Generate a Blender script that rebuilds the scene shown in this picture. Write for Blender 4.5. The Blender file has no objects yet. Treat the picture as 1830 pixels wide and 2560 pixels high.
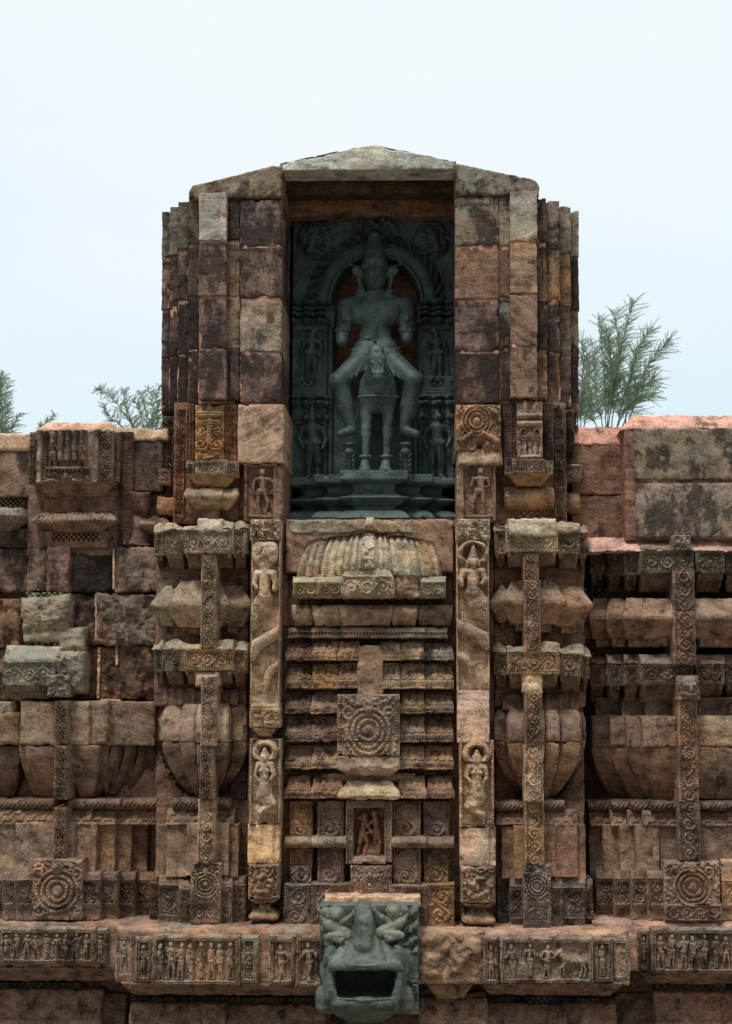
import bpy, math, random
import numpy as np
from mathutils import Matrix, Euler, Vector

# ------------------------------------------------------------------ camera
C = bpy.context.scene.collection
SC = bpy.context.scene
F = 3840.0                     # focal length in photograph pixels (1830 x 2560)
PPX, PPY = 988.0, 1280.0
CAM = np.array((0.617, -16.0, 5.0))
EUL = Euler((math.radians(96.0), math.radians(0.0), math.radians(1.2)), 'XYZ')
RM = np.array(EUL.to_matrix())
cd = bpy.data.cameras.new('camera')
cam = bpy.data.objects.new('camera', cd); C.objects.link(cam)
cam.location = CAM; cam.rotation_euler = EUL
cd.sensor_fit = 'VERTICAL'; cd.sensor_height = 36.0; cd.lens = 36.0 * F / 2560.0
cd.shift_x = -(PPX - 915.0) / 2560.0
cd.clip_start = 0.1; cd.clip_end = 3000.0
SC.camera = cam

# ------------------------------------------------------------------ light
SUN_EL, SUN_AZ = math.radians(60), math.radians(205)
w = bpy.data.worlds.new('World'); SC.world = w; w.use_nodes = True
nt = w.node_tree; nt.nodes.clear()
out = nt.nodes.new('ShaderNodeOutputWorld'); bg = nt.nodes.new('ShaderNodeBackground')
sky = nt.nodes.new('ShaderNodeTexSky'); sky.sky_type = 'NISHITA'; sky.sun_disc = False
sky.sun_elevation = SUN_EL; sky.sun_rotation = SUN_AZ; sky.dust_density = 3.0
tc = nt.nodes.new('ShaderNodeTexCoord'); mp = nt.nodes.new('ShaderNodeMapping')
mp.inputs['Scale'].default_value = (1.0, 1.0, 2.6)
nz = nt.nodes.new('ShaderNodeTexNoise'); nz.inputs['Scale'].default_value = 2.2
nz.inputs['Detail'].default_value = 5; nz.inputs['Roughness'].default_value = 0.5
sx = nt.nodes.new('ShaderNodeSeparateXYZ')
gr = nt.nodes.new('ShaderNodeMapRange')                # cloud is whiter high up, bluer low down
gr.inputs['From Min'].default_value = 0.15; gr.inputs['From Max'].default_value = 0.38
ad = nt.nodes.new('ShaderNodeMath'); ad.operation = 'MULTIPLY_ADD'
ad.inputs[1].default_value = 2.0
sb = nt.nodes.new('ShaderNodeMath'); sb.operation = 'ADD'; sb.inputs[1].default_value = -1.0
cl = nt.nodes.new('ShaderNodeMix'); cl.data_type = 'RGBA'
cl.inputs['A'].default_value = (7.7, 9.25, 10.1, 1); cl.inputs['B'].default_value = (9.5, 10.15, 10.4, 1)
mx = nt.nodes.new('ShaderNodeMix'); mx.data_type = 'RGBA'; mx.inputs['Factor'].default_value = 0.93
L = nt.links.new
L(tc.outputs['Generated'], mp.inputs['Vector']); L(mp.outputs[0], nz.inputs['Vector'])
L(tc.outputs['Generated'], sx.inputs[0]); L(sx.outputs['Z'], gr.inputs['Value'])
L(nz.outputs['Fac'], ad.inputs[0]); L(gr.outputs[0], ad.inputs[2]); L(ad.outputs[0], sb.inputs[0])
L(sb.outputs[0], cl.inputs['Factor']); L(sky.outputs[0], mx.inputs['A']); L(cl.outputs['Result'], mx.inputs['B'])
# overcast: about twice as bright overhead as near the horizon, and unseen sky behind the camera dimmed to cut light on the facade
zr = nt.nodes.new('ShaderNodeMapRange'); zr.inputs['From Min'].default_value = 0.42; zr.inputs['From Max'].default_value = 0.95
zr.inputs['To Min'].default_value = 1.0; zr.inputs['To Max'].default_value = 2.6
yr = nt.nodes.new('ShaderNodeMapRange'); yr.inputs['From Min'].default_value = -0.75; yr.inputs['From Max'].default_value = 0.25
yr.inputs['To Min'].default_value = 0.34; yr.inputs['To Max'].default_value = 1.0
mm = nt.nodes.new('ShaderNodeMath'); mm.operation = 'MULTIPLY'
vs_ = nt.nodes.new('ShaderNodeVectorMath'); vs_.operation = 'SCALE'
L(sx.outputs['Z'], zr.inputs['Value']); L(sx.outputs['Y'], yr.inputs['Value'])
L(zr.outputs[0], mm.inputs[0]); L(yr.outputs[0], mm.inputs[1])
L(mx.outputs['Result'], vs_.inputs[0]); L(mm.outputs[0], vs_.inputs['Scale'])
L(vs_.outputs[0], bg.inputs['Color']); bg.inputs['Strength'].default_value = 0.1
L(bg.outputs[0], out.inputs['Surface'])
sd = bpy.data.lights.new('sun', 'SUN'); sd.energy = 1.5; sd.angle = math.radians(10); sd.color = (1.0, 0.965, 0.91)
so = bpy.data.objects.new('sun', sd); C.objects.link(so)
so.rotation_euler = (math.radians(90) - SUN_EL, 0, math.radians(180) - SUN_AZ + math.radians(0))
so.location = (0, -10, 30)
SC.view_settings.view_transform = 'Standard'; SC.view_settings.look = 'None'
SC.view_settings.gamma = 1.0; SC.view_settings.exposure = 0.0

# ------------------------------------------------------------------ maths helpers
def P(px, py, Y):
    """point of the plane y = Y seen at photograph pixel (px, py)"""
    px = np.asarray(px, float); py = np.asarray(py, float); Y = np.asarray(Y, float)
    px, py, Y = np.broadcast_arrays(px, py, Y)
    d = np.stack([(px - PPX) / F, (PPY - py) / F, -np.ones_like(px)], -1) @ RM.T
    t = (Y - CAM[1]) / d[..., 1]
    return CAM + d * t[..., None]
def mpp(Y): return (16.0 + Y) / F

def _hash(i, j, k):
    h = (i * 374761393 + j * 668265263 + k * 2147483647) & 0xffffffff
    h = ((h ^ (h >> 13)) * 1274126177) & 0xffffffff
    return ((h ^ (h >> 16)) & 0xffff) / 32767.5 - 1.0
def vnoise(p):
    f = np.floor(p); i = f.astype(np.int64); t = p - f; t = t * t * (3 - 2 * t)
    r = 0
    for a in (0, 1):
        wa = t[..., 0] if a else 1 - t[..., 0]
        for b in (0, 1):
            wb = t[..., 1] if b else 1 - t[..., 1]
            for c in (0, 1):
                wc = t[..., 2] if c else 1 - t[..., 2]
                r = r + _hash(i[..., 0] + a, i[..., 1] + b, i[..., 2] + c) * wa * wb * wc
    return r
def fbm(p, o=3):
    r = 0; a = 0.6
    for q in range(o):
        r = r + a * vnoise(p * (2.03 ** q) + q * 17.3); a *= 0.5
    return r
def ss(a, b, x):
    t = np.clip((x - a) / (b - a), 0, 1); return t * t * (3 - 2 * t)
def lin(c): 
    c = np.array(c, float) / 255.0
    return np.where(c <= 0.04045, c / 12.92, ((c + 0.055) / 1.055) ** 2.4)
GAIN = 1.74                    # stone albedo / rendered value under this sky
def tint(c):
    c = np.array(c, float)
    if c[1] > c[0]: return np.clip(lin(c) * GAIN, 0, 0.8)         # the green stone
    c = c * 0.72 + np.array((112, 88, 70)) * 0.28; c = c * 0.80 + c.mean() * 0.20; c = c * (c.mean() / 100.0) ** 0.35  # last factor spreads stone tones; dark cores and backings paint in recess shade
    return np.clip(lin(c) * GAIN, 0, 0.8)

# ------------------------------------------------------------------ objects
OFF = {}
def thing(name, label, cat, at, group=None):
    o = bpy.data.objects.new(name, None); C.objects.link(o); o.empty_display_size = 0.2
    o.location = at; o['label'] = label; o['category'] = cat
    if group: o['group'] = group
    OFF[o.name] = np.array(at, float)
    return o

class Mesh:
    def __init__(s): s.v = []; s.q = []; s.c = []; s.l = []; s.n = 0
    def add(s, v, q, col, lich=0.3):
        v = np.asarray(v, float).reshape(-1, 3); q = np.asarray(q, np.int64).reshape(-1, 4)
        s.v.append(v); s.q.append(q + s.n); s.n += len(v)
        cc = np.empty((len(v), 4)); cc[:] = col; s.c.append(cc)
        s.l.append(np.full(len(v), lich))
    def split(s, name, mat, parent):
        for i in range(len(s.v)):
            k = Mesh(); k.v = [s.v[i]]; k.q = [s.q[i] - s.q[i].min()]; k.c = [s.c[i]]; k.l = [s.l[i]]; k.build(name, mat, parent)
    def build(s, name, mat, parent=None, kind=None, label=None, smooth=True):
        off = OFF[parent.name] if parent is not None else np.zeros(3)
        v = np.concatenate(s.v) - off; q = np.concatenate(s.q)
        me = bpy.data.meshes.new(name)
        me.vertices.add(len(v)); me.vertices.foreach_set('co', v.astype(np.float32).ravel())
        me.loops.add(len(q) * 4); me.loops.foreach_set('vertex_index', q.astype(np.int32).ravel())
        me.polygons.add(len(q)); me.polygons.foreach_set('loop_start', np.arange(0, len(q) * 4, 4, dtype=np.int32))
        me.polygons.foreach_set('use_smooth', np.full(len(q), smooth))
        a = me.attributes.new('tint', 'FLOAT_COLOR', 'POINT'); a.data.foreach_set('color', np.concatenate(s.c).astype(np.float32).ravel())
        a2 = me.attributes.new('stain', 'FLOAT', 'POINT'); a2.data.foreach_set('value', np.concatenate(s.c)[:, 3].astype(np.float32).copy())
        b = me.attributes.new('lich', 'FLOAT', 'POINT'); b.data.foreach_set('value', np.concatenate(s.l).astype(np.float32).ravel())
        me.update(calc_edges=True); me.validate()
        me.materials.append(mat)
        o = bpy.data.objects.new(name, me); C.objects.link(o)
        if parent is not None: o.parent = parent
        OFF[o.name] = off
        if kind: o['kind'] = kind
        if label: o['label'] = label
        return o

SEED = [0]; RS = 2.1            # carving depth
def slab(M, rect, Y, k=None, D=70, c=(112, 84, 66), st=0.4, li=0.3, step=7, r=3.0, rough=1.6, erode=0.0, chip=5.0,
         relief=None, prof=None, inset=None, plan=None, top=None, bot=None, uvf=None):
    """a stone laid over a rectangle of the facade (photograph pixels), front at y = Y, wrapped back D pixels.
       relief(U,V,W,H), prof(v), plan=[(u0,u1,off)] push the front forwards (pixels); inset(v) narrows the ends."""
    x0, y0, x1, y1 = rect
    if k: x0 = k[0] + x0 * k[2]; x1 = k[0] + x1 * k[2]; y0 = k[1] + y0 * k[2]; y1 = k[1] + y1 * k[2]
    W, H = x1 - x0, y1 - y0
    SEED[0] += 1; sd = SEED[0] * 3.77
    r = min(r, W * 0.35, H * 0.35)
    def axis(Ln, breaks):
        n = max(2, int(math.ceil((Ln - 2 * r) / step)) + 1)
        a = list(np.linspace(r, Ln - r, n))
        for b in breaks:
            a += [b - 0.35, b + 0.35]
        a = sorted(set(a)); a = np.array(a)
        th = np.array([1.0, 0.66, 0.33]) * math.pi / 2
        pos = np.concatenate([[0, 0], r - r * np.sin(th), a, Ln - r + r * np.sin(th[::-1]), [Ln, Ln]])
        bk = np.concatenate([[D, D * 0.4 + r], r * (1 - np.cos(th)), np.zeros(len(a)), r * (1 - np.cos(th[::-1])), [D * 0.4 + r, D]])
        return pos, bk
    ub = [b * W for p_ in (plan or []) for b in (p_[0], p_[1]) if 0.001 < b < 0.999]
    ub = sorted(set(round(b, 3) for b in ub))
    us, bu = axis(W, ub); vs, bv = axis(H, [])
    U, V = np.meshgrid(us, vs); B = np.maximum(*np.meshgrid(bu, bv))
    u, v = U / W, V / H
    h = np.zeros_like(U)
    if prof is not None: h += prof(v)
    if plan:
        pl = np.full_like(U, plan[0][2], dtype=float)
        for a, b, o in plan: pl = np.where((u >= a - 1e-6) & (u <= b + 1e-6) if b < 0.999 else (u >= a - 1e-6), np.where(u < b + 1e-6, o, pl), pl)
        h += pl
    if relief is not None:
        e = ss(0, 1.5, np.minimum(np.minimum(U, W - U), np.minimum(V, H - V)))
        h += relief(U, V, W, H) * e * RS
    xm, ym = (x0 + x1) / 2, (y0 + y1) / 2
    wx0, wx1 = P(x0, ym, Y)[0], P(x1, ym, Y)[0]
    wz0, wz1 = P(xm, y0, Y)[2], P(xm, y1, Y)[2]
    m = (wx1 - wx0) / W; mz = (wz0 - wz1) / H
    XU = U
    if inset is not None:
        i = inset(v); XU = i + U * (W - 2 * i) / W
    ZV = V
    if top is not None:
        t = top(u); ZV = t + V * (H - t) / H
    if bot is not None:
        t = bot(u); ZV = ZV * (H + t) / H
    p = np.stack([wx0 + XU * m, np.zeros_like(U) + Y + (B - h * (B < D * 0.3)) * m, wz0 - ZV * mz], -1)
    q = p / m / 1.0
    if rough > 0:
        s1 = q / 26.0 + sd; s2 = q / 9.0 + sd
        a = np.stack([fbm(s1, 2) + 0.4 * vnoise(s2), fbm(s1 + 31.7, 3) * 1.3, fbm(s1 + 57.1, 2) + 0.4 * vnoise(s2 + 9)], -1)
        p = p + a * rough * m
    if erode > 0:
        n1 = fbm(q / 38.0 + sd + 5, 4)
        p[..., 1] += erode * m * (np.clip(n1 + 0.25, 0, 2) * 1.6 + 0.25 * np.abs(vnoise(q / 11.0 + sd)))
    if chip:                                  # broken arrises
        de = np.minimum(np.minimum(U, W - U), np.minimum(V, H - V))
        n3 = fbm(q / 17.0 + sd + 11, 3)
        p[..., 1] += chip * m * ss(0.08, 0.45, n3) * ss(13, 0, de) * (B < D * .3)
        sg_ = ss(0.12, 0.5, n3) * chip * m * .55
        p[..., 2] -= sg_ * ss(8, 0, V); p[..., 2] += sg_ * ss(8, 0, H - V)
    nv, nu = U.shape
    I = np.arange(nu * nv).reshape(nv, nu)
    Q = np.stack([I[:-1, :-1], I[1:, :-1], I[1:, 1:], I[:-1, 1:]], -1).reshape(-1, 4)
    Q = np.concatenate([Q, [[I[0, 0], I[0, -1], I[-1, -1], I[-1, 0]]]])
    col = np.concatenate([tint(c), [st]])
    M.add(p, Q, col, li)

def tube(M, pts, rad, c, n=7, st=0.1, raw=False):
    pts = [np.array(p, float) for p in pts]; rings = []
    for i, p in enumerate(pts):
        d = pts[min(i + 1, len(pts) - 1)] - pts[max(i - 1, 0)]; d = d / (np.linalg.norm(d) + 1e-9)
        a = np.cross(d, (0.3, 1, 0.2)); a /= np.linalg.norm(a) + 1e-9; b = np.cross(d, a)
        th = np.linspace(0, 2 * math.pi, n, endpoint=False)
        rings.append(p + rad[i] * (np.cos(th)[:, None] * a + np.sin(th)[:, None] * b))
    v = np.concatenate(rings); I = np.arange(len(pts) * n).reshape(-1, n); J = np.roll(I, -1, 1)
    M.add(v, np.stack([I[:-1], I[1:], J[1:], J[:-1]], -1).reshape(-1, 4), np.concatenate([c if raw else tint(c), [st]]))

# ------------------------------------------------------------------ carving heights (all in photograph pixels)
def segd(U, V, ax, ay, bx, by):
    dx, dy = bx - ax, by - ay; t = np.clip(((U - ax) * dx + (V - ay) * dy) / (dx * dx + dy * dy + 1e-9), 0, 1)
    return np.hypot(U - ax - t * dx, V - ay - t * dy), t
def caps(U, V, segs):
    """segs: (ax,ay,bx,by,ra,rb,height) rounded ridges"""
    h = np.zeros_like(U)
    for ax, ay, bx, by, ra, rb, hh in segs:
        d, t = segd(U, V, ax, ay, bx, by); r = ra + (rb - ra) * t
        h = np.maximum(h, hh * np.sqrt(np.clip(1 - (d / r) ** 2, 0, 1)))
    return h
def n2(U, V, s, seed=0.0, o=3):
    return fbm(np.stack([U / s + seed, V / s + seed * 1.7, np.zeros_like(U) + seed], -1), o)
def spiral(dx, dy, R, sgn=1, turns=1.6):
    rho = np.hypot(dx, dy); phi = np.arctan2(dy, dx * sgn)
    s = rho / (R / turns) - phi / (2 * math.pi)
    return (0.5 + 0.5 * np.cos(2 * math.pi * s)) * ss(R * 1.03, R * 0.9, rho), rho
def scroll(U, V, W, H, amp=5.0, seed=0.0):
    """rinceau running along the longer side"""
    if W > H: U, V, W, H = V, U, H, W
    n = max(1, int(round(H / (W * 0.98)))); sp = H / n
    k = np.clip(np.floor(V / sp), 0, n - 1); sg = np.where(k % 2 == 0, 1.0, -1.0)
    jt = np.sin(k * 12.9 + seed * 7.1); j2 = np.sin(k * 5.3 + seed * 3.7)
    dx = (U - W / 2 - sg * W * (0.04 + .05 * jt)) * sg; dy = V - (k + 0.5 + .06 * j2) * sp
    R = min(W, sp) * 0.46; an = 0.5 * jt
    dx, dy = dx * np.cos(an) - dy * np.sin(an), dx * np.sin(an) + dy * np.cos(an)
    h, rho = spiral(dx, dy, R, 1.0, 1.75 + .25 * j2)
    h = h * (0.78 + 0.22 * np.cos(np.arctan2(dy, dx) * 9 + rho * .5))
    h = np.maximum(h, .95 * np.sqrt(np.clip(1 - (rho / (R * .24)) ** 2, 0, 1)))
    stem = np.abs(U - W / 2 + sg * W * 0.40 * np.cos(math.pi * (V / sp - k - 0.5)))
    h = np.maximum(h, ss(W * 0.10, 0, stem))
    h = np.maximum(h, 0.8 * ss(0.1, 0.5, n2(U, V, W * 0.12, seed, 2)) * (rho > R))
    return amp * h * (0.8 + 0.5 * n2(U, V, 9, seed + 3, 2))
def frame(bw=7.0, dep=5.0, field=scroll, seed=0.0, sp=5.6, amp=5.0, wear=0.3):
    def f(U, V, W, H):
        d = np.minimum(np.minimum(U, W - U), np.minimum(V, H - V))
        horiz = np.minimum(V, H - V) < np.minimum(U, W - U)
        t = np.where(horiz, U, V); c = bw * 0.6; rb = min(sp * 0.44, bw * 0.36)
        bead = np.sqrt(np.clip(1 - ((d - c) / rb) ** 2 - ((np.mod(t, sp) - sp / 2) / rb) ** 2, 0, 1))
        h = np.where(d < bw * 0.22, dep, dep * 0.3 + dep * 0.75 * bead)
        h = np.where((d > bw) & (d < bw * 1.25), dep * 0.85, h)
        inn = d >= bw * 1.25; b = bw * 1.25
        if field is not None:
            g = field(np.clip(U - b, 0, W), np.clip(V - b, 0, H), W - 2 * b, H - 2 * b, amp, seed) if field is scroll else field(U - b, V - b, W - 2 * b, H - 2 * b)
            h = np.where(inn, g - 1.0, h)
        else: h = np.where(inn, -1.0, h)
        return h * (1 - wear * ss(0.05, 0.5, n2(U, V, 16, seed + 7)))
    return f
def strip(bw=8.0, amp=5.5, seed=0.0):
    """vertical band: bead rows on both edges, rinceau between"""
    def f(U, V, W, H):
        d = np.minimum(U, W - U); sp = 6.0; c = bw * 0.5; rb = 2.4
        bead = np.sqrt(np.clip(1 - ((d - c) / rb) ** 2 - ((np.mod(V, sp) - sp / 2) / rb) ** 2, 0, 1))
        g = scroll(np.clip(U - bw, 0, W), V, W - 2 * bw, H, amp, seed)
        h = np.where(d < bw * 0.95, 0.5 + 4.5 * bead, g - 0.5)
        h = np.where((d > bw * 0.9) & (d < bw * 1.1), 3.2, h)
        return h * (1 - 0.5 * ss(0.0, 0.5, n2(U, V, 26, seed + 2)))
    return f
def medal(U, V, W, H, cx=0.5, cy=0.5, R=None, amp=6.0, seed=0.0, n=34):
    """roundel of beaded rings with a crest above and scrolls in the corners"""
    R = R or min(W, H) * 0.47; dx, dy = U - W * cx, V - H * cy
    rho = np.hypot(dx, dy) / R; phi = np.arctan2(dy, dx)
    ring = np.zeros_like(U)
    for q, wd in ((0.95, 0.09), (0.70, 0.09), (0.45, 0.09)):
        a = np.clip(1 - ((rho - q) / wd) ** 2, 0, 1) ** 0.5
        ring = np.maximum(ring, a * (0.88 + 0.12 * np.cos(round(n * q) * phi)))
    ring = np.maximum(ring, 0.9 * np.sqrt(np.clip(1 - (rho / 0.26) ** 2, 0, 1)))
    h = amp * ring
    s, _ = spiral(np.abs(dx) - R * 0.85, dy + R * 0.80, R * 0.42, 1, 1.6)
    h = np.maximum(h, amp * 0.9 * s * (rho > 0.98))
    h = np.maximum(h, caps(U, V, [(W * cx, H * cy - R * 1.08, W * cx, H * cy - R * 0.9, R * .26, R * .2, amp * 1.5)]))
    s2, _ = spiral(np.abs(dx) - R * 0.8, dy - R * 0.85, R * 0.32, -1, 1.4)
    h = np.maximum(h, amp * 0.7 * s2 * (rho > 1.0))
    h = np.maximum(h, amp * .75 * ss(0.02, .4, n2(U, V, R * .13, seed + 4, 2)) * (rho > 1.06))
    h = h * (.85 + .15 * np.cos(U * 1.05 + seed) * np.cos(V * 1.05))
    return h * (0.8 + 0.5 * n2(U, V, 12, seed, 3))
def checker(U, V, W, H, s=6.5, dep=7.0):
    a = (np.floor(U / s) + np.floor(V / s)) % 2
    return -dep * a
def lattice(rows=2, dep=7.0):
    def f(U, V, W, H):
        return checker(U, V, W, H, H / rows, dep)
    return f
def human(x, y, H, seed, w=1.0, hh=7.0, flip=1, lean=0.0):
    """carved person in half relief: head, hair, torso, arms and legs as rounded ridges"""
    g = random.Random(seed); j = lambda a: (g.random() - 0.5) * a * 1.9
    X = lambda a, b: x + (flip * a + lean * (1 - b)) * H * w; Z = lambda b: y + b * H
    def sg(a, b, c2, d, r0, r1, h1): return (X(a, b), Z(b), X(c2, d), Z(d), r0 * H, r1 * H, h1)
    k1, k2 = -0.07 + j(.08), 0.08 + j(.1); e1, e2 = -0.19 + j(.08), 0.19 + j(.08)
    return [sg(0, .075, .01, .10, .068, .06, hh * 1.15), sg(-.02, .03, .02, .02, .055, .05, hh * .9),
            sg(-.07, .22, .07, .22, .06, .06, hh), sg(0, .22, j(.04), .42, .095, .072, hh * 1.1),
            sg(-.03, .48, .04, .48, .085, .085, hh * 1.1),
            sg(-.05, .50, k1, .73, .065, .045, hh), sg(k1, .73, k1 - .01 + j(.06), .96, .043, .03, hh * .8),
            sg(.05, .50, k2, .73, .065, .045, hh), sg(k2, .73, k2 + .01 + j(.06), .96, .043, .03, hh * .8),
            sg(k1, .965, k1 + .06, .98, .03, .025, hh * .7), sg(k2, .965, k2 + .07, .98, .03, .025, hh * .7),
            sg(-.12, .21, e1, .37, .042, .034, hh * .85), sg(e1, .37, -.1 + j(.25), .36 + j(.25), .033, .026, hh * .9),
            sg(.12, .21, e2, .37, .042, .034, hh * .85), sg(e2, .37, .1 + j(.25), .36 + j(.25), .033, .026, hh * .9)]
def horse2d(x, y, H, f=1, hh=7):
    X = lambda a: x + f * a * H; Z = lambda b: y + b * H
    s = lambda a, b, c2, d, r0, r1: (X(a), Z(b), X(c2), Z(d), r0 * H, r1 * H, hh)
    return [s(-.25, .45, .35, .47, .16, .15), s(-.25, .42, -.42, .18, .13, .09), s(-.42, .17, -.56, .32, .08, .05),
            s(-.28, .55, -.30, .78, .07, .04), s(-.30, .78, -.27, .97, .04, .035), s(-.2, .55, -.42, .72, .06, .04), s(-.42, .72, -.38, .88, .04, .03),
            s(.36, .52, .42, .76, .08, .04), s(.42, .76, .36, .97, .04, .035), s(.30, .52, .30, .78, .07, .04), s(.30, .78, .25, .97, .04, .035),
            s(.46, .42, .54, .75, .04, .02), s(-.36, .1, -.34, .18, .03, .04)]
def figures(n, seed=0, hh=7.0, extra=None):
    def f(U, V, W, H):
        segs = []
        for i in range(n):
            if extra and i in extra: segs += extra[i](W, H); continue
            segs += human((i + .5) * W / n, H * (.04 + .06 * ((i * 7 + seed) % 3) / 2), H * .92, seed * 31 + i, min(1.15, 1.9 * W / n / H), hh, 1 if (i + seed) % 2 else -1, 0.05 * ((i % 3) - 1))
        return np.maximum(caps(U, V, segs), 1.6 * ss(0, .6, n2(U, V, 7, seed, 2)))
    return f
def groove(bs, d=5.5, w_=4.2):
    return lambda U, V, W, H: -d * sum(ss(w_, 0, np.abs(U - b * W)) for b in bs)
def ribs(n=6, amp=5.0):
    def f(U, V, W, H):
        t = U / W * n; r = np.abs(np.sin(math.pi * t)) ** 0.7
        b = 0.88 + 0.12 * np.cos(2 * math.pi * V / 6.0) * (np.floor(t) % 2 == 0)
        return amp * r * b * (1 - .3 * ss(0, .5, n2(U, V, 22, n)))
    return f
def tierf(seed, worn=0.5):
    """miniature roof tier: flutes on the slope, a bead row and a lip along the bottom"""
    def f(U, V, W, H):
        v = V / H; n = max(2, int(W / 17))
        fl = np.abs(np.sin(math.pi * U / W * n)) ** .6 * 3.5 * ss(.05, .2, v) * ss(.66, .55, v)
        s, _ = spiral(np.mod(U, W / n) - W / n / 2, V - H * .45, H * .2, 1, 1.3)
        b = 3.0 * (np.mod(U, 6) < 3.4) * ss(.66, .70, v) * ss(.90, .86, v)
        lip = 2.5 * ss(.88, .92, v)
        h = fl + b + lip + 2.5 * s
        return h * (1 - worn * ss(-.2, .4, n2(U, V, 24, seed))) - worn * 5 * ss(.05, .6, n2(U, V, 15, seed + 5))
    return f
def rock(amp=5, s=30, seed=0.0):
    return lambda U, V, W, H: amp * n2(U, V, s, seed, 4)

# ------------------------------------------------------------------ materials
def stone_mat(name, strata=1.0, rough=0.92, gloss=0.25, bump=1.0, lichcol=(0.44, 0.43, 0.36), hue=1.0, staincol=(0.022, 0.019, 0.018)):
    m = bpy.data.materials.new(name); m.use_nodes = True
    t = m.node_tree; t.nodes.clear(); N = t.nodes.new; K = t.links.new
    o = N('ShaderNodeOutputMaterial'); b = N('ShaderNodeBsdfPrincipled'); K(b.outputs[0], o.inputs[0])
    b.inputs['Roughness'].default_value = rough; b.inputs['Specular IOR Level'].default_value = gloss
    at = N('ShaderNodeAttribute'); at.attribute_name = 'tint'
    al = N('ShaderNodeAttribute'); al.attribute_name = 'lich'
    asn = N('ShaderNodeAttribute'); asn.attribute_name = 'stain'
    g = N('ShaderNodeNewGeometry'); oi = N('ShaderNodeObjectInfo')
    def math_(op, a, bb=None, cc=None, clamp=False):
        n = N('ShaderNodeMath'); n.operation = op; n.use_clamp = clamp
        for i, x in enumerate((a, bb, cc)):
            if x is None: continue
            if isinstance(x, (int, float)): n.inputs[i].default_value = x
            else: K(x, n.inputs[i])
        return n.outputs[0]
    def noise(vec, s, d=4, ro=0.55, w=None):
        n = N('ShaderNodeTexNoise'); n.inputs['Scale'].default_value = s; n.inputs['Detail'].default_value = d
        n.inputs['Roughness'].default_value = ro; K(vec, n.inputs['Vector']); return n.outputs['Fac']
    def rng(x, a, bb, c=0.0, d=1.0):
        n = N('ShaderNodeMapRange'); n.inputs['From Min'].default_value = a; n.inputs['From Max'].default_value = bb
        n.inputs['To Min'].default_value = c; n.inputs['To Max'].default_value = d; K(x, n.inputs['Value']); return n.outputs[0]
    def mix(f, a, bb, mode='MIX'):
        n = N('ShaderNodeMix'); n.data_type = 'RGBA'; n.blend_type = mode
        for s, x in (('Factor', f), ('A', a), ('B', bb)):
            if isinstance(x, (int, float)): n.inputs[s].default_value = x
            elif isinstance(x, tuple): n.inputs[s].default_value = (*x, 1)
            else: K(x, n.inputs[s])
        return n.outputs['Result']
    # each block gets its own bedding direction and its own patch of noise
    rv = math_('MULTIPLY', oi.outputs['Random'], 37.0)
    cx = N('ShaderNodeCombineXYZ'); K(rv, cx.inputs[0]); K(rv, cx.inputs[2])
    ofs = N('ShaderNodeVectorMath'); ofs.operation = 'ADD'; K(g.outputs['Position'], ofs.inputs[0]); K(cx.outputs[0], ofs.inputs[1])
    ang = math_('MULTIPLY', math_('POWER', math_('SUBTRACT', oi.outputs['Random'], 0.5), 3.0), 5.5)
    rot = N('ShaderNodeVectorRotate'); rot.rotation_type = 'AXIS_ANGLE'; rot.inputs['Axis'].default_value = (0.1, 1, 0)
    K(ofs.outputs[0], rot.inputs['Vector']); K(ang, rot.inputs['Angle'])
    sc = N('ShaderNodeVectorMath'); sc.operation = 'MULTIPLY'; sc.inputs[1].default_value = (2.2, 3, 11); K(rot.outputs[0], sc.inputs[0])
    vec = ofs.outputs[0]
    lay = noise(sc.outputs[0], 1.3, 6, 0.62)
    big = noise(g.outputs['Position'], 1.3, 5, 0.62); med = noise(vec, 6.0, 5, 0.6); fin = noise(vec, 38.0, 4, 0.7); grain = noise(vec, 140.0, 2, 0.6)
    col = at.outputs['Color']
    # hue drift: ochre <-> purple brown
    col = mix(math_('MULTIPLY', rng(big, 0.48, 0.68), 0.45 * hue), col, mix(1.0, col, (1.35, 0.98, 0.66), 'MULTIPLY'))
    col = mix(math_('MULTIPLY', rng(big, 0.50, 0.34), 0.6 * hue), col, mix(1.0, col, (0.86, 0.78, 0.84), 'MULTIPLY'))
    v = math_('ADD', math_('MULTIPLY', math_('SUBTRACT', lay, 0.5), 2.1 * strata), math_('MULTIPLY', math_('SUBTRACT', med, 0.5), 2.5))
    v = math_('ADD', v, math_('MULTIPLY', math_('SUBTRACT', fin, 0.5), 2.1))
    v = math_('ADD', v, math_('MULTIPLY', math_('SUBTRACT', grain, 0.5), 1.2))
    v = math_('MAXIMUM', math_('ADD', v, 1.0), 0.25)
    vc = N('ShaderNodeCombineColor'); [K(v, vc.inputs[i]) for i in range(3)]
    col = mix(1.0, col, vc.outputs[0], 'MULTIPLY')
    # pale scratched streaks along the bedding
    sc2 = N('ShaderNodeVectorMath'); sc2.operation = 'MULTIPLY'; sc2.inputs[1].default_value = (4, 5, 34); K(rot.outputs[0], sc2.inputs[0])
    st2 = noise(sc2.outputs[0], 1.2, 3, 0.6)
    sk = math_('MULTIPLY', math_('MULTIPLY', math_('SUBTRACT', st2, 0.57), 9.0, clamp=True), rng(med, 0.46, 0.6))
    col = mix(math_('MULTIPLY', sk, 0.55 * min(1.0, strata)), col, mix(0.45, col, (0.42, 0.36, 0.31)))
    # black biological crust, patchy and streaked downwards
    sv = N('ShaderNodeVectorMath'); sv.operation = 'MULTIPLY'; sv.inputs[1].default_value = (3.2, 3.2, 1.3); K(g.outputs['Position'], sv.inputs[0])
    s1 = noise(sv.outputs[0], 1.3, 7, 0.66)
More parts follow.
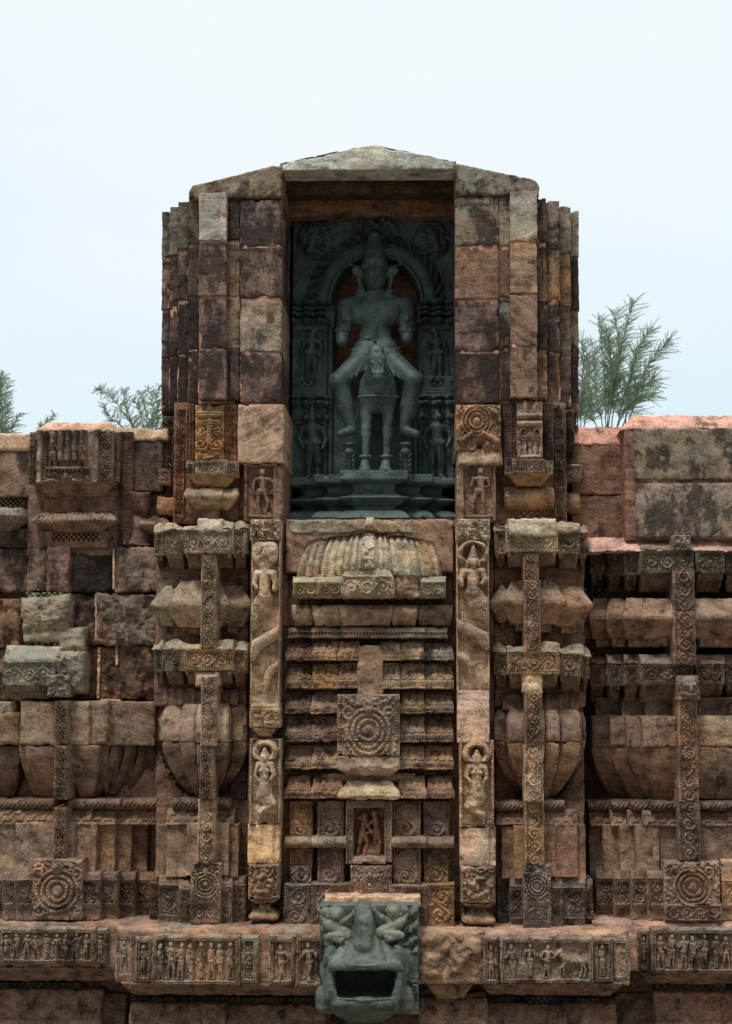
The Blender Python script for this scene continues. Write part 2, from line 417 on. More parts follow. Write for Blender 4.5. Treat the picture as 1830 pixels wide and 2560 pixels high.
    thr = math_('SUBTRACT', 0.70, math_('MULTIPLY', asn.outputs['Fac'], 0.34))
    sm = math_('MULTIPLY', math_('SUBTRACT', math_('ADD', s1, math_('MULTIPLY', math_('SUBTRACT', lay, 0.5), 0.45)), thr), 13.0, clamp=True)
    sm = math_('MULTIPLY', sm, rng(fin, 0.25, 0.6, 0.45, 0.95), clamp=True)
    col = mix(math_('MULTIPLY', sm, 0.95), col, staincol)
    # grey-green lichen: patches, more of it on faces that look up
    sn = N('ShaderNodeSeparateXYZ'); K(g.outputs['Normal'], sn.inputs[0])
    ln = noise(vec, 3.4, 7, 0.72)
    lt = math_('SUBTRACT', 0.73, math_('ADD', math_('MULTIPLY', al.outputs['Fac'], 0.30), math_('MULTIPLY', sn.outputs['Z'], 0.05)))
    lm = math_('MULTIPLY', math_('SUBTRACT', ln, lt), 10.0, clamp=True)
    lm = math_('MULTIPLY', lm, rng(fin, 0.3, 0.55, 0.3, 0.9), clamp=True)
    lc = mix(rng(med, 0.4, 0.62), lichcol, (lichcol[0] * .76, lichcol[1] * .81, lichcol[2] * .68))
    col = mix(math_('MULTIPLY', lm, 0.85), col, lc)
    # pale flecks
    vo = N('ShaderNodeTexVoronoi'); vo.inputs['Scale'].default_value = 30; K(vec, vo.inputs['Vector'])
    K(col, b.inputs['Base Color'])
    hgt = math_('ADD', math_('MULTIPLY', lay, 0.75 * strata), math_('MULTIPLY', med, 0.8))
    hgt = math_('ADD', hgt, math_('MULTIPLY', fin, 0.42)); hgt = math_('ADD', hgt, math_('MULTIPLY', grain, 0.12))
    pit = rng(vo.outputs['Distance'], 0.0, 0.25, -0.16, 0.0)
    hgt = math_('ADD', hgt, math_('MULTIPLY', pit, rng(big, 0.45, 0.6)))
    bp = N('ShaderNodeBump'); bp.inputs['Strength'].default_value = 0.9; bp.inputs['Distance'].default_value = 0.028 * bump
    K(hgt, bp.inputs['Height']); K(bp.outputs[0], b.inputs['Normal'])
    return m
STONE = stone_mat('weathered_sandstone')
CHLO = stone_mat('dark_chlorite', strata=0.25, rough=0.52, gloss=0.45, bump=0.3, lichcol=(0.15, 0.17, 0.155), hue=0.3, staincol=(0.022, 0.027, 0.026))
PLAS = stone_mat('lime_plaster', strata=0.1, bump=0.35, hue=0.5, lichcol=(0.3, 0.24, 0.2))
def plain(name, c, rough=0.8, var=0.4, scale=8, trans=0.0):
    m = bpy.data.materials.new(name); m.use_nodes = True; t = m.node_tree; b = t.nodes['Principled BSDF']
    n = t.nodes.new('ShaderNodeTexNoise'); n.inputs['Scale'].default_value = scale; n.inputs['Detail'].default_value = 5
    g = t.nodes.new('ShaderNodeNewGeometry'); t.links.new(g.outputs['Position'], n.inputs['Vector'])
    x = t.nodes.new('ShaderNodeMix'); x.data_type = 'RGBA'
    x.inputs['A'].default_value = (*[a * (1 - var) for a in c], 1); x.inputs['B'].default_value = (*[a * (1 + var) for a in c], 1)
    t.links.new(n.outputs['Fac'], x.inputs['Factor']); t.links.new(x.outputs['Result'], b.inputs['Base Color'])
    b.inputs['Roughness'].default_value = rough
    return m
LEAF = plain('needle_foliage', (0.24, 0.33, 0.19), 0.7, 0.45, 3)
BARK = plain('bark', (0.10, 0.085, 0.07), 0.9, 0.4, 20)
DIRT = plain('sandy_ground', (0.16, 0.13, 0.10), 0.95, 0.3, 2)

# ------------------------------------------------------------------ signed distance sculpting
class Sdf:
    def __init__(s, lo, hi, h):
        s.lo = np.array(lo, float); s.h = h; s.n = np.ceil((np.array(hi) - s.lo) / h).astype(int) + 1
        s.f = np.full(s.n, 0.5)
        s.ax = [s.lo[i] + h * np.arange(s.n[i]) for i in range(3)]
    def _put(s, lo, hi, fn, k, sub=False):
        a = np.clip(np.floor((np.array(lo) - 3 * s.h - k * 1.2 - s.lo) / s.h).astype(int), 0, s.n - 1)
        b = np.clip(np.ceil((np.array(hi) + 3 * s.h + k * 1.2 - s.lo) / s.h).astype(int) + 1, 1, s.n)
        if (b <= a).any(): return
        X, Yv, Z = np.meshgrid(s.ax[0][a[0]:b[0]], s.ax[1][a[1]:b[1]], s.ax[2][a[2]:b[2]], indexing='ij')
        d = fn(X, Yv, Z); sl = tuple(slice(a[i], b[i]) for i in range(3)); f = s.f[sl]
        if sub:
            d = -d; hh = np.clip(k - np.abs(f - d), 0, None) / k
            s.f[sl] = np.maximum(f, d) + hh * hh * k * .25
        else:
            hh = np.clip(k - np.abs(f - d), 0, None) / k
            s.f[sl] = np.minimum(f, d) - hh * hh * k * .25
    def ell(s, c, r, k=0.02, sub=False, rot=0.0):
        c = np.array(c); r = np.array(r, float) * np.ones(3); R = r.max()
        cr, sr = math.cos(rot), math.sin(rot)
        def fn(X, Yv, Z):
            x, y, z = X - c[0], Yv - c[1], Z - c[2]
            x, z = cr * x + sr * z, -sr * x + cr * z
            k0 = np.sqrt((x / r[0]) ** 2 + (y / r[1]) ** 2 + (z / r[2]) ** 2)
            k1 = np.sqrt((x / r[0] ** 2) ** 2 + (y / r[1] ** 2) ** 2 + (z / r[2] ** 2) ** 2)
            return k0 * (k0 - 1) / (k1 + 1e-9)
        s._put(c - R, c + R, fn, k, sub)
    def cone(s, a, b, ra, rb, k=0.02, sub=False):
        a = np.array(a, float); b = np.array(b, float); d = b - a; dd = d @ d + 1e-12
        def fn(X, Yv, Z):
            t = np.clip(((X - a[0]) * d[0] + (Yv - a[1]) * d[1] + (Z - a[2]) * d[2]) / dd, 0, 1)
            return np.sqrt((X - a[0] - t * d[0]) ** 2 + (Yv - a[1] - t * d[1]) ** 2 + (Z - a[2] - t * d[2]) ** 2) - (ra + (rb - ra) * t)
        R = max(ra, rb); s._put(np.minimum(a, b) - R, np.maximum(a, b) + R, fn, k, sub)
    def box(s, lo, hi, r=0.01, k=0.005, sub=False):
        lo = np.array(lo, float); hi = np.array(hi, float); c = (lo + hi) / 2; e = (hi - lo) / 2 - r
        def fn(X, Yv, Z):
            x, y, z = np.abs(X - c[0]) - e[0], np.abs(Yv - c[1]) - e[1], np.abs(Z - c[2]) - e[2]
            return np.sqrt(np.maximum(x, 0) ** 2 + np.maximum(y, 0) ** 2 + np.maximum(z, 0) ** 2) + np.minimum(np.maximum(x, np.maximum(y, z)), 0) - r
        s._put(lo, hi, fn, k, sub)
    def hexa(s, fn, lo, hi, k=0.01, sub=False): s._put(lo, hi, fn, k, sub)
    def mesh(s, M, c, st=0.2, li=0.2, wob=0.0):
        f = s.f.copy()
        if wob:
            G = np.stack(np.meshgrid(*s.ax, indexing='ij'), -1); near = np.abs(f) < s.h * 4
            f[near] += wob * fbm(G[near] / 0.05, 3)
        f[0] = f[-1] = 0.5; f[:, 0] = f[:, -1] = 0.5; f[:, :, 0] = f[:, :, -1] = 0.5
        ins = f < 0; n = np.array(f.shape) - 1
        cnt = np.zeros(n, np.int8)
        cs = [(i, j, k) for i in (0, 1) for j in (0, 1) for k in (0, 1)]
        sl = lambda c_: tuple(slice(c_[q], c_[q] + n[q]) for q in range(3))
        for c_ in cs: cnt += ins[sl(c_)]
        act = np.argwhere((cnt > 0) & (cnt < 8))
        idx = np.full(n, -1, np.int64); idx[tuple(act.T)] = np.arange(len(act))
        pos = np.zeros((len(act), 3)); wt = np.zeros(len(act))
        for c_ in cs:
            for q in range(3):
                if c_[q]: continue
                e = list(c_); e[q] = 1; e = tuple(e)
                fa = f[tuple((act + c_).T)]; fb = f[tuple((act + e).T)]
                mk = (fa < 0) != (fb < 0); t = np.where(mk, fa / (fa - fb + 1e-12), 0)
                p = np.array(c_, float) + t[:, None] * (np.array(e) - np.array(c_))
                pos += p * mk[:, None]; wt += mk
        v = s.lo + s.h * (act + pos / wt[:, None])
        Q = []
        for q in range(3):
            o1, o2 = [(1, 2), (2, 0), (0, 1)][q]
            a = [slice(None)] * 3; b = [slice(None)] * 3; a[q] = slice(0, -1); b[q] = slice(1, None)
            ch = ins[tuple(a)] != ins[tuple(b)]; E = np.argwhere(ch)
            E = E[(E[:, o1] > 0) & (E[:, o2] > 0) & (E[:, o1] < n[o1]) & (E[:, o2] < n[o2])]
            fl = ins[tuple(a)][tuple(E.T)]
            def g(d1, d2):
                X = E.copy(); X[:, o1] -= d1; X[:, o2] -= d2; return idx[tuple(X.T)]
            qd = np.stack([g(1, 1), g(0, 1), g(0, 0), g(1, 0)], -1)
            qd[~fl] = qd[~fl][:, ::-1]; Q.append(qd)
        M.add(v, np.concatenate(Q), np.concatenate([tint(c), [st]]), li)

# zoomed views used while measuring: (x offset, y offset, scale) -> photograph pixels
K1 = (380, 340, .4557); K2 = (1000, 340, .4557); K3 = (690, 400, .405); K4 = (0, 880, .4557); K5 = (1100, 880, .4495)
K6 = (0, 1400, .4557); K7 = (1100, 1400, .4495); K8 = (600, 1280, .4064); KA = (0, 1940, .4557); KB = (1100, 1940, .4495)
KC = (600, 1900, .4064); KD = (780, 2200, .17857)
def kp(k, x, y): return (k[0] + x * k[2], k[1] + y * k[2])
BROWN = (116, 88, 68); TAN = (146, 122, 94); PURP = (110, 86, 74); OCHRE = (146, 106, 64); GREY = (126, 122, 106)
DARK = (66, 54, 47); PINK = (178, 122, 100); RED = (116, 82, 68); CREAM = (160, 138, 108); MORT = (140, 104, 92)

# ------------------------------------------------------------------ ground
g = Mesh(); 
g.add([(-400, -400, 0), (400, -400, 0), (400, 400, 0), (-400, 400, 0)], [(0, 1, 2, 3)], (.3, .23, .17, 0))
g.build('ground', DIRT, kind='structure')

# ------------------------------------------------------------------ niche tower
b0 = P(920, 1300, 0.3)
tower = thing('niche_tower', 'tall gabled sandstone niche tower of blackened blocks rising above the temple wall', 'tower', b0)
def one(name, parent, *a, mat=STONE, label=None, **kw):
    M = Mesh(); slab(M, *a, **kw); return M.build(name, mat, parent, label=label)
# core masonry behind the facing (its pink mortar shows in the joints)
M = Mesh()
slab(M, (408, 540, 480, 1310), 0.84, D=400, c=DARK, st=.2, r=1, step=30)
slab(M, (1380, 540, 1440, 1310), 0.84, D=400, c=DARK, st=.2, r=1, step=30)
slab(M, (500, 500, 699, 1310), 0.42, D=560, c=MORT, st=.2, r=1, step=30)
slab(M, (1141, 500, 1340, 1310), 0.42, D=560, c=MORT, st=.2, r=1, step=30)
slab(M, (606, 505, 702, 1010), 0.235, D=100, c=MORT, st=.2, r=1, step=30)
slab(M, (1139, 495, 1272, 1010), 0.235, D=100, c=MORT, st=.2, r=1, step=30)
slab(M, (500, 500, 590, 1010), 0.27, D=100, c=MORT, st=.2, r=1, step=30)
slab(M, (1276, 500, 1340, 1010), 0.27, D=100, c=MORT, st=.2, r=1, step=30)
slab(M, (690, 470, 1150, 1320), 1.75, D=180, c=DARK, st=.2, r=1, step=30)
slab(M, (418, 1005, 1432, 1312), 1.85, D=200, c=BROWN, st=.2, r=1, step=30)
M.build('core_masonry', STONE, tower)
# roof stones
one('gable_stone', tower, (706, 361, 1135, 424), 0.10, D=85, c=(158, 160, 150), st=.12, li=.75, r=2, step=5,
    top=lambda u: 47 * np.abs(u - .53) / .53 * np.where(u < .53, 1, .95 * .53 / .47))
one('roof_slab', tower, (706, 358, 1137, 420), 0.42, D=480, c=DARK, st=.5, li=.4, r=2, step=8, rough=2.5,
    top=lambda u: 2 + 46 * np.abs(u - .53) / .53 * np.where(u < .53, 1, .53 / .47))
one('roof_slab', tower, (471, 408, 705, 494), 0.17, D=560, c=(120, 104, 88), st=.55, li=.6, r=6, step=5, rough=2.2,
    top=lambda u: 58 * (1 - u) + 14 * ss(.05, 0, u))
one('roof_slab', tower, (1137, 405, 1348, 488), 0.17, D=560, c=(116, 106, 92), st=.55, li=.65, r=6, step=5, rough=2.2,
    top=lambda u: 46 * u + 14 * ss(.95, 1, u))
# beams over the niche
one('lintel', tower, (700, 424, 1140, 460), 0.72, D=60, c=DARK, st=.3, r=3, step=10, bot=lambda u: u * 0 + 22)
one('lintel', tower, (700, 440, 1140, 541), 1.10, D=190, c=(120, 84, 54), st=.25, li=.1, r=4, step=8)
one('ceiling_slab', tower, (700, 365, 1140, 425), 0.43, D=400, c=DARK, st=.3, r=2, step=20, top=lambda u: 30 + 20 * np.abs(u - .53))
# jambs (their inner faces are what one sees of the niche sides)
def course(xs, ys, Y, D, tints, sts, lis, **kw):
    one('mortar_bed', tower, (xs[0] + 2, ys[0] + 14, xs[1] - 2, ys[-1] - 10), Y + .017, D=min(D, 60) - 8, c=(158, 116, 100), st=.3, li=.1, r=2, step=5, rough=2.5)
    for i in range(len(ys) - 1):
        one('stone_block', tower, (xs[0], ys[i] + 2.2, xs[1], ys[i + 1] - 2.2), Y, D=D, c=tints[i % len(tints)], st=sts[i % len(sts)], li=lis[i % len(lis)], **kw)
PB = (112, 88, 80); PD = (84, 68, 62)
# left columns: x range, row lines, depth
course((600, 703), (497, 617, 746, 881, 1008), .20, 300, [(104, 90, 88), (116, 90, 78), (132, 118, 100), (112, 86, 78)], [.7, .75, .55, .75], [.3, .25, .5, .2], r=2.4, step=4, rough=2.0)
course((565, 599), (486, 606, 742, 874, 1003), .21, 60, [(74, 70, 62), (112, 88, 68), (124, 106, 80), (84, 66, 60)], [.85, .5, .4, .7], [.4], r=2.4, step=4)
course((497, 565), (479, 602, 741, 872, 999), .10, 60, [(150, 148, 138), (116, 92, 82), (108, 82, 74), (104, 82, 76)], [.25, .6, .75, .65], [.8, .3, .3, .2], r=2.4, step=4, rough=2.0)
course((471, 498), (493, 610, 742, 875, 1012), .29, 80, [(84, 78, 68), PD, PD, (96, 74, 68)], [.6, .8, .95, .95], [.4], r=2.4, step=4)
course((445, 472), (502, 625, 752, 888, 1018), .40, 100, [(96, 92, 76), PB, PD, PD], [.6, .8, .95, .95], [.5, .3], r=2.4, step=4)
course((424, 446), (514, 640, 766, 893, 1028), .57, 120, [(100, 98, 84), PB, PD, PD], [.6, .8, .95, .95], [.6, .3], r=2.4, step=4)
course((404, 425), (526, 651, 778, 897, 1036), .73, 500, [(106, 104, 92), PB, PD, PD], [.6, .8, .95, .95], [.7, .3], r=2.4, step=4)
# right columns
course((1138, 1247), (490, 616, 749, 881, 1009), .20, 300, [(110, 104, 96), (120, 90, 72), (104, 82, 78), (88, 66, 56)], [.7, .45, .7, .9], [.6, .1, .3, .1], r=2.4, step=4, rough=2.0)
course((1248, 1276), (490, 616, 745, 876, 1003), .21, 60, [(110, 108, 94), (104, 80, 64), PD, (92, 70, 60)], [.5, .5, .8, .7], [.7, .2], r=2.4, step=4)
course((1276, 1343), (476, 604, 735, 867, 997), .10, 60, [(140, 138, 126), (134, 108, 80), (118, 94, 80), (128, 102, 80)], [.35, .3, .3, .45], [.8, .1, .2, .2], r=2.4, step=4, rough=2.0)
course((1343, 1367), (492, 614, 748, 876, 1004), .29, 80, [PD, (110, 84, 68), PD, (116, 88, 66)], [.8, .5, .85, .4], [.4, .1], r=2.4, step=4)
course((1367, 1399), (500, 624, 755, 883, 1012), .40, 100, [(106, 96, 88), (124, 92, 66), (90, 78, 68), (110, 80, 58)], [.6, .4, .8, .6], [.5, .2], r=2.4, step=4)
course((1399, 1427), (513, 634, 768, 893, 1022), .57, 120, [(112, 106, 94), (124, 94, 68), (86, 74, 66), PD], [.5], [.5, .2], r=2.4, step=4)
course((1427, 1447), (524, 644, 778, 897, 1032), .73, 500, [(116, 112, 98), (92, 74, 60), (100, 80, 72), PD], [.5, .8, .5, .7], [.7, .2], r=2.4, step=4)
# lower left of the tower: plain tan block, figure niche, carved panels, bracket and capital
one('stone_block', tower, (594, 1011, 709, 1158), .12, D=300, c=(158, 126, 98), st=.15, li=.35, r=5, step=5, rough=2.0)
def warrior(f, seed):
    def fn(U, V, W, H):
        h = caps(U, V, human(W * .5, H * .1, H * .78, seed, 1.25, 9, f, .04) + [(W * .2, H * .9, W * .85, H * .9, 5, 5, 7)])
        d = np.minimum(U, W - U); return np.where(d < 7, 8, h) + np.where(V < 6, 8, 0)
    return fn
one('figure_panel', tower, (611, 1160, 708, 1306), .22, D=280, c=(120, 90, 72), st=.35, r=4, step=1.6, relief=lambda U, V, W, H: np.where(U > W * .83, 8, warrior(1, 5)(U, V, W * .83, H)))
one('stone_block', tower, (434, 1006, 600, 1310), .36, D=280, c=RED, st=.3, r=2, step=8)
def potrel(U, V, W, H):
    h = caps(U, V, [(W * .1, H * .18, W * .9, H * .18, 9, 9, 9), (W * .5, 0, W * .5, H * .12, 4, 9, 8), (W * .12, H * .32, W * .88, H * .32, 6, 6, 8), (W * .5, H * .3, W * .5, H * .7, 9, 6, 9)])
    for sg in (-1, 1):
        s, _ = spiral((U - W / 2) * sg - W * .27, V - H * .72, W * .26, 1, 1.7); h = np.maximum(h, 8 * s)
        s, _ = spiral((U - W / 2) * sg - W * .3, V - H * .48, W * .18, -1, 1.4); h = np.maximum(h, 7 * s)
        h = np.maximum(h, caps(U, V, [(W * (.5 + .05 * sg), H * .95, W * (.5 + .35 * sg), H * .9, 6, 4, 7)]))
    h = np.maximum(h, 6 * ss(0, .4, n2(U, V, 7, 4, 3)) * (V > H * .36)); return h * (.8 + .2 * np.cos(V * .9)) + 2.5 * n2(U, V, 7, 1)
def beadcols(n=3, seed=1):
    def f(U, V, W, H):
        t = U / W * n; q = 6.2
        return 4.5 * np.sqrt(np.clip(1 - ((t % 1 - .5) / .4) ** 2 - ((V % q - q / 2) / (q * .42)) ** 2, 0, 1)) * (1 - .4 * ss(0, .5, n2(U, V, 14, seed)))
    return f
one('carved_panel', tower, (488, 1012, 560, 1150), .22, D=80, c=(150, 124, 86), st=.25, r=3, step=1.6, relief=potrel)
one('carved_strip', tower, (463, 1010, 488, 1152), .28, D=80, c=(120, 88, 70), st=.45, r=2, step=1.7, relief=beadcols(3))
one('carved_strip', tower, (560, 1008, 595, 1152), .26, D=80, c=(128, 90, 66), st=.35, r=2, step=1.7, relief=strip(8, 6, 3))
one('carved_strip', tower, (437, 1022, 463, 1300), .34, D=200, c=(124, 86, 66), st=.4, r=2, step=1.7, relief=strip(4, 6, 4))
one('carved_strip', tower, (403, 1040, 437, 1180), .62, D=300, c=(100, 84, 68), st=.6, li=.5, r=4, step=2, relief=strip(5, 7, 5), erode=3)
one('bracket', tower, (395, 1172, 428, 1212), .50, D=120, c=(118, 104, 90), st=.4, r=2, step=1.6, relief=frame(6, 4, seed=3))
one('bracket', tower, (392, 1240, 440, 1290), .52, D=120, c=(140, 104, 70), st=.3, r=9, step=3, erode=5, prof=lambda v: 12 * np.sin(math.pi * v))
def bracket(rect, wing, c, seed):
    M = Mesh(); x0, y0, x1, y1 = rect
    slab(M, rect, .02, D=90, c=c, st=.25, li=.4, r=2, step=1.5, relief=frame(7, 4, seed=seed))
    for a, bb in wing: slab(M, (a, y0 + 4, bb, y1 + 4), .12, D=90, c=c, st=.4, r=2, step=1.6, relief=frame(6, 4, seed=seed + a))
    xa = min([rect[0]] + [q[0] for q in wing]); xb = max([rect[2]] + [q[1] for q in wing])
    slab(M, (xa + 4, y1, xb - 4, y1 + 30), .16, D=60, c=OCHRE, st=.3, r=3, step=4, prof=lambda v: 26 * (1 - v), inset=lambda v: 26 * v)
    M.build('bracket', STONE, tower)
bracket((488, 1149, 567, 1188), [(465, 488), (567, 596)], (140, 126, 108), 1)
M = Mesh(); slab(M, (463, 1219, 598, 1273), .22, D=80, c=(146, 122, 90), st=.35, li=.45, r=8, step=3, erode=5, rough=3,
     prof=lambda v: 34 * np.sin(math.pi * np.clip(v * 1.1, 0, 1)) ** .8, inset=lambda v: 40 * np.clip(v - .4, 0, 1) + 12 * np.clip(.3 - v, 0, 1), plan=[(0, .3, 0), (.3, .72, 10), (.72, 1, 0)])
slab(M, (505, 1268, 548, 1308), .24, D=60, c=BROWN, st=.4, r=3, step=4)
M.build('capital', STONE, tower)
# lower right of the tower
def roundknot(U, V, W, H):
    return np.maximum(medal(U, V, W, H, .46, .36, H * .34, 9, 5), caps(U, V, [(W * .12, H * .8, W * .35, H * .62, 9, 5, 8), (W * .9, H * .8, W * .6, H * .62, 9, 5, 8), (W * .75, H * .1, W * .9, H * .2, 7, 5, 8)])) - 18 * ss(15, 3, np.hypot((U - W * .52) * 1.2, (V - H * .98) * .5))
one('carved_block', tower, (1140, 1012, 1253, 1126), .12, D=300, c=(150, 114, 82), st=.3, li=.2, r=5, step=1.8, relief=roundknot)
one('broken_ledge', tower, (1146, 1122, 1256, 1162), .12, D=90, c=(158, 130, 98), st=.25, li=.4, r=10, step=3, erode=10, rough=4, prof=lambda v: 18 * v)
one('figure_panel', tower, (1141, 1158, 1240, 1306), .20, D=280, c=(128, 100, 78), st=.35, li=.4, r=4, step=1.6, relief=lambda U, V, W, H: np.where(U < 12, 8, warrior(-1, 12)(U - 10, V, W - 10, H)))
one('stone_block', tower, (1238, 1006, 1416, 1310), .36, D=280, c=BROWN, st=.4, r=2, step=8)
def potrel2(U, V, W, H):
    h = caps(U, V, [(W * .08, H * .26, W * .92, H * .26, 9, 9, 10), (W * .12, H * .40, W * .88, H * .40, 9, 9, 12), (W * .3, 0, W * .36, H * .2, 8, 6, 8), (W * .72, H * .06, W * .66, H * .2, 8, 6, 8),
                    (W * .2, H * .62, W * .8, H * .62, 12, 12, 9), (W * .15, H * .97, W * .85, H * .97, 6, 6, 11)])
    for sg in (-1, 1):
        s, _ = spiral((U - W / 2) * sg - W * .22, V - H * .55, W * .22, 1, 1.5); h = np.maximum(h, 13 * s)
    fl = 5 * np.abs(np.sin(U / W * math.pi * 5)) * ss(.68, .74, V / H)
    return np.maximum(h, fl + 3) + 1.5 * n2(U, V, 6, 9)
one('carved_panel', tower, (1291, 1004, 1357, 1148), .20, D=80, c=(138, 114, 96), st=.25, r=3, step=1.6, relief=potrel2)
one('carved_strip', tower, (1257, 1006, 1291, 1150), .26, D=80, c=(104, 82, 68), st=.5, r=2, step=1.6, relief=beadcols(4, 2))
one('carved_strip', tower, (1357, 1006, 1385, 1150), .26, D=80, c=(96, 78, 68), st=.55, r=2, step=1.6, relief=beadcols(3, 3))
one('carved_strip', tower, (1385, 1012, 1412, 1300), .34, D=100, c=(104, 86, 72), st=.5, r=2, step=1.6, relief=strip(5, 6, 6))
one('carved_strip', tower, (1412, 1024, 1436, 1180), .5, D=150, c=(90, 76, 64), st=.6, r=2, step=1.7, relief=strip(4, 6, 8))
one('carved_strip', tower, (1434, 1060, 1448, 1170), .66, D=300, c=(90, 76, 64), st=.6, r=4, step=2, relief=beadcols(1, 4), erode=4)
bracket((1281, 1146, 1364, 1184), [(1262, 1281), (1364, 1384)], (128, 108, 94), 11)
one('bracket', tower, (1415, 1160, 1458, 1206), .45, D=150, c=(106, 88, 76), st=.5, r=3, step=1.6, relief=frame(6, 4, seed=9))
M = Mesh(); slab(M, (1260, 1217, 1386, 1272), .28, D=80, c=(136, 108, 80), st=.35, li=.45, r=8, step=3, erode=7, rough=3, prof=lambda v: 22 * np.sin(math.pi * v))
slab(M, (1280, 1270, 1366, 1304), .33, D=60, c=BROWN, st=.4, r=2, step=1.7, relief=lattice(4, 9))
M.build('capital', STONE, tower)
one('broken_ledge', tower, (1412, 1230, 1452, 1285), .52, D=150, c=(120, 92, 72), st=.4, r=10, step=3, erode=8, prof=lambda v: 14 * np.sin(math.pi * v))

# ------------------------------------------------------------------ statue in the niche
YB = 1.28                                # face of the stele
mB = mpp(YB)
def s3(x, y, d=0.0):                     # measured in view K3; d = how far it stands out, same unit
    Y = YB - d * K3[2] * mB
    px, py = kp(K3, x, y); return P(px, py, Y)
u3 = K3[2] * mB
GRN = (52, 66, 66)
statue = thing('rider_statue', 'dark green stone statue of a crowned armless rider astride a horse inside the niche', 'statue', s3(605, 2200))
def stele(U, V, W, H):
    x = U / W * 1000 + 100; y = V / H * 1600 + 372       # back to K3 units
    h = np.zeros_like(U)
    cx, cy = 617, 890
    rho = np.hypot(x - cx, y - cy); up = y < cy + 10
    # moulded arch round the opening
    ring = lambda r0, wd, hh: hh * np.sqrt(np.clip(1 - ((rho - r0) / wd) ** 2, 0, 1)) * up
    h = np.maximum(h, np.where((rho > 268) & (rho < 370) & up, 8, 0))
    h = np.maximum(h, ring(285, 20, 13)); h = np.maximum(h, ring(350, 14, 11))
    ph = np.arctan2(y - cy, x - cx)
    curl = 0.5 + 0.5 * np.cos(ph * 38 + (rho - 390) * .09)
    h = np.maximum(h, 14 * curl * np.clip(1 - ((rho - 400) / 34) ** 2, 0, 1) * up)
    # crest over the crown
    cr = ss(160, 90, np.abs(x - 610)) * ss(480, 440, y)
    h = np.maximum(h, cr * (7 + 9 * n2(x, y, 26, 3, 3)))
    for sx_, q in ((235, 1), (965, -1)):                 # flying couple roundels
        rr = np.hypot(x - sx_, (y - 500) * .95)
        h = np.maximum(h, 10 * np.sqrt(np.clip(1 - (rr / 115) ** 2, 0, 1)) * (.7 + .8 * n2(x, y, 34, sx_, 3)))
        h = np.maximum(h, caps(x, y, [(sx_ - 20, 440, sx_ + q * 20, 440, 32, 30, 13), (sx_, 475, sx_ - q * 30, 560, 40, 34, 12), (sx_ - q * 30, 560, sx_ + q * 60, 590, 30, 20, 11), (sx_ + q * 20, 490, sx_ + q * 90, 450, 20, 14, 10)]))
    for s in (-1, 1):                                    # side pilasters with capitals
        xx = (x - 600) * s
        pil = (xx > 285) & (y > 1020)
        h = np.where(pil, np.maximum(h, 8), h)
        h = np.where((xx > 300) & (xx < 480) & (y > 1060) & (y < 1350), 2.5, h)
        h = np.where((xx > 300) & (xx < 480) & (y > 1640), 2.5, h)
        edge = ss(24, 8, np.abs(xx - 262)) * (y > 1040) * 5
        h = np.maximum(h, edge)
        for y0_, hh, o in ((890, 20, 12), (930, 16, 8), (965, 16, 12), (1015, 26, 16), (1480, 16, 14), (1520, 26, 16), (1605, 26, 12)):
            h = np.maximum(h, (o + 4) * np.sqrt(np.clip(1 - ((y - y0_) / hh) ** 2, 0, 1)) * (xx > 270 + (y0_ < 1000) * 20) * (.85 + .3 * np.cos(xx / 13)))
        h = np.maximum(h, 14 * np.sqrt(np.clip(1 - ((xx - 385) / 75) ** 2 - ((y - 1380) / 42) ** 2, 0, 1)) * (.6 + .4 * np.cos(xx / 6) * np.cos(y / 8)))
        pyr = (y > 1415) & (y < 1490) & (np.abs(xx - 385) < 40 + (y - 1415) * .5)
        h = np.where(pyr, np.maximum(h, 7 + 2 * np.cos(y / 3)), h)
    hole = (np.where(y < cy, rho < 268, np.abs(x - cx) < 254)) & (y < 1420)
    h = np.where(hole, -42, h)
    return h
SEED[0] += 1
M = Mesh(); slab(M, (100, 372, 1100, 1972), YB, k=K3, D=110, c=GRN, st=.15, li=.3, r=2, step=1.6, rough=.6, relief=stele)
# open the arch: drop the faces of the recess floor so the masonry behind shows
v = M.v[0]; q = M.q[0]; deep = (v[:, 1] > YB + 40 * mB) & (v[:, 1] < YB + 50 * mB)
M.q[0] = q[~deep[q].all(1)]
M.build('stele', CHLO, statue)
one('niche_wall', tower, (300, 560, 940, 1450), YB + .30, k=K3, D=100, c=(126, 86, 58), st=.45, li=0, r=2, step=8, rough=2)

lo = s3(300, 1960, -20); hi = s3(930, 430, 0)
S = Sdf((lo[0], YB - 1.05, lo[2]), (hi[0], YB + .1, hi[2]), 0.0095)
def J(x, y, d): return s3(x, y, d)
def cone(S, a, b, ra, rb, k=12, **kw): S.cone(J(*a), J(*b), ra * u3, rb * u3, k * u3, **kw)
def ell(S, a, r, k=12, **kw): S.ell(J(*a), np.array([r[0], r[2], r[1]]) * u3, k * u3, **kw)
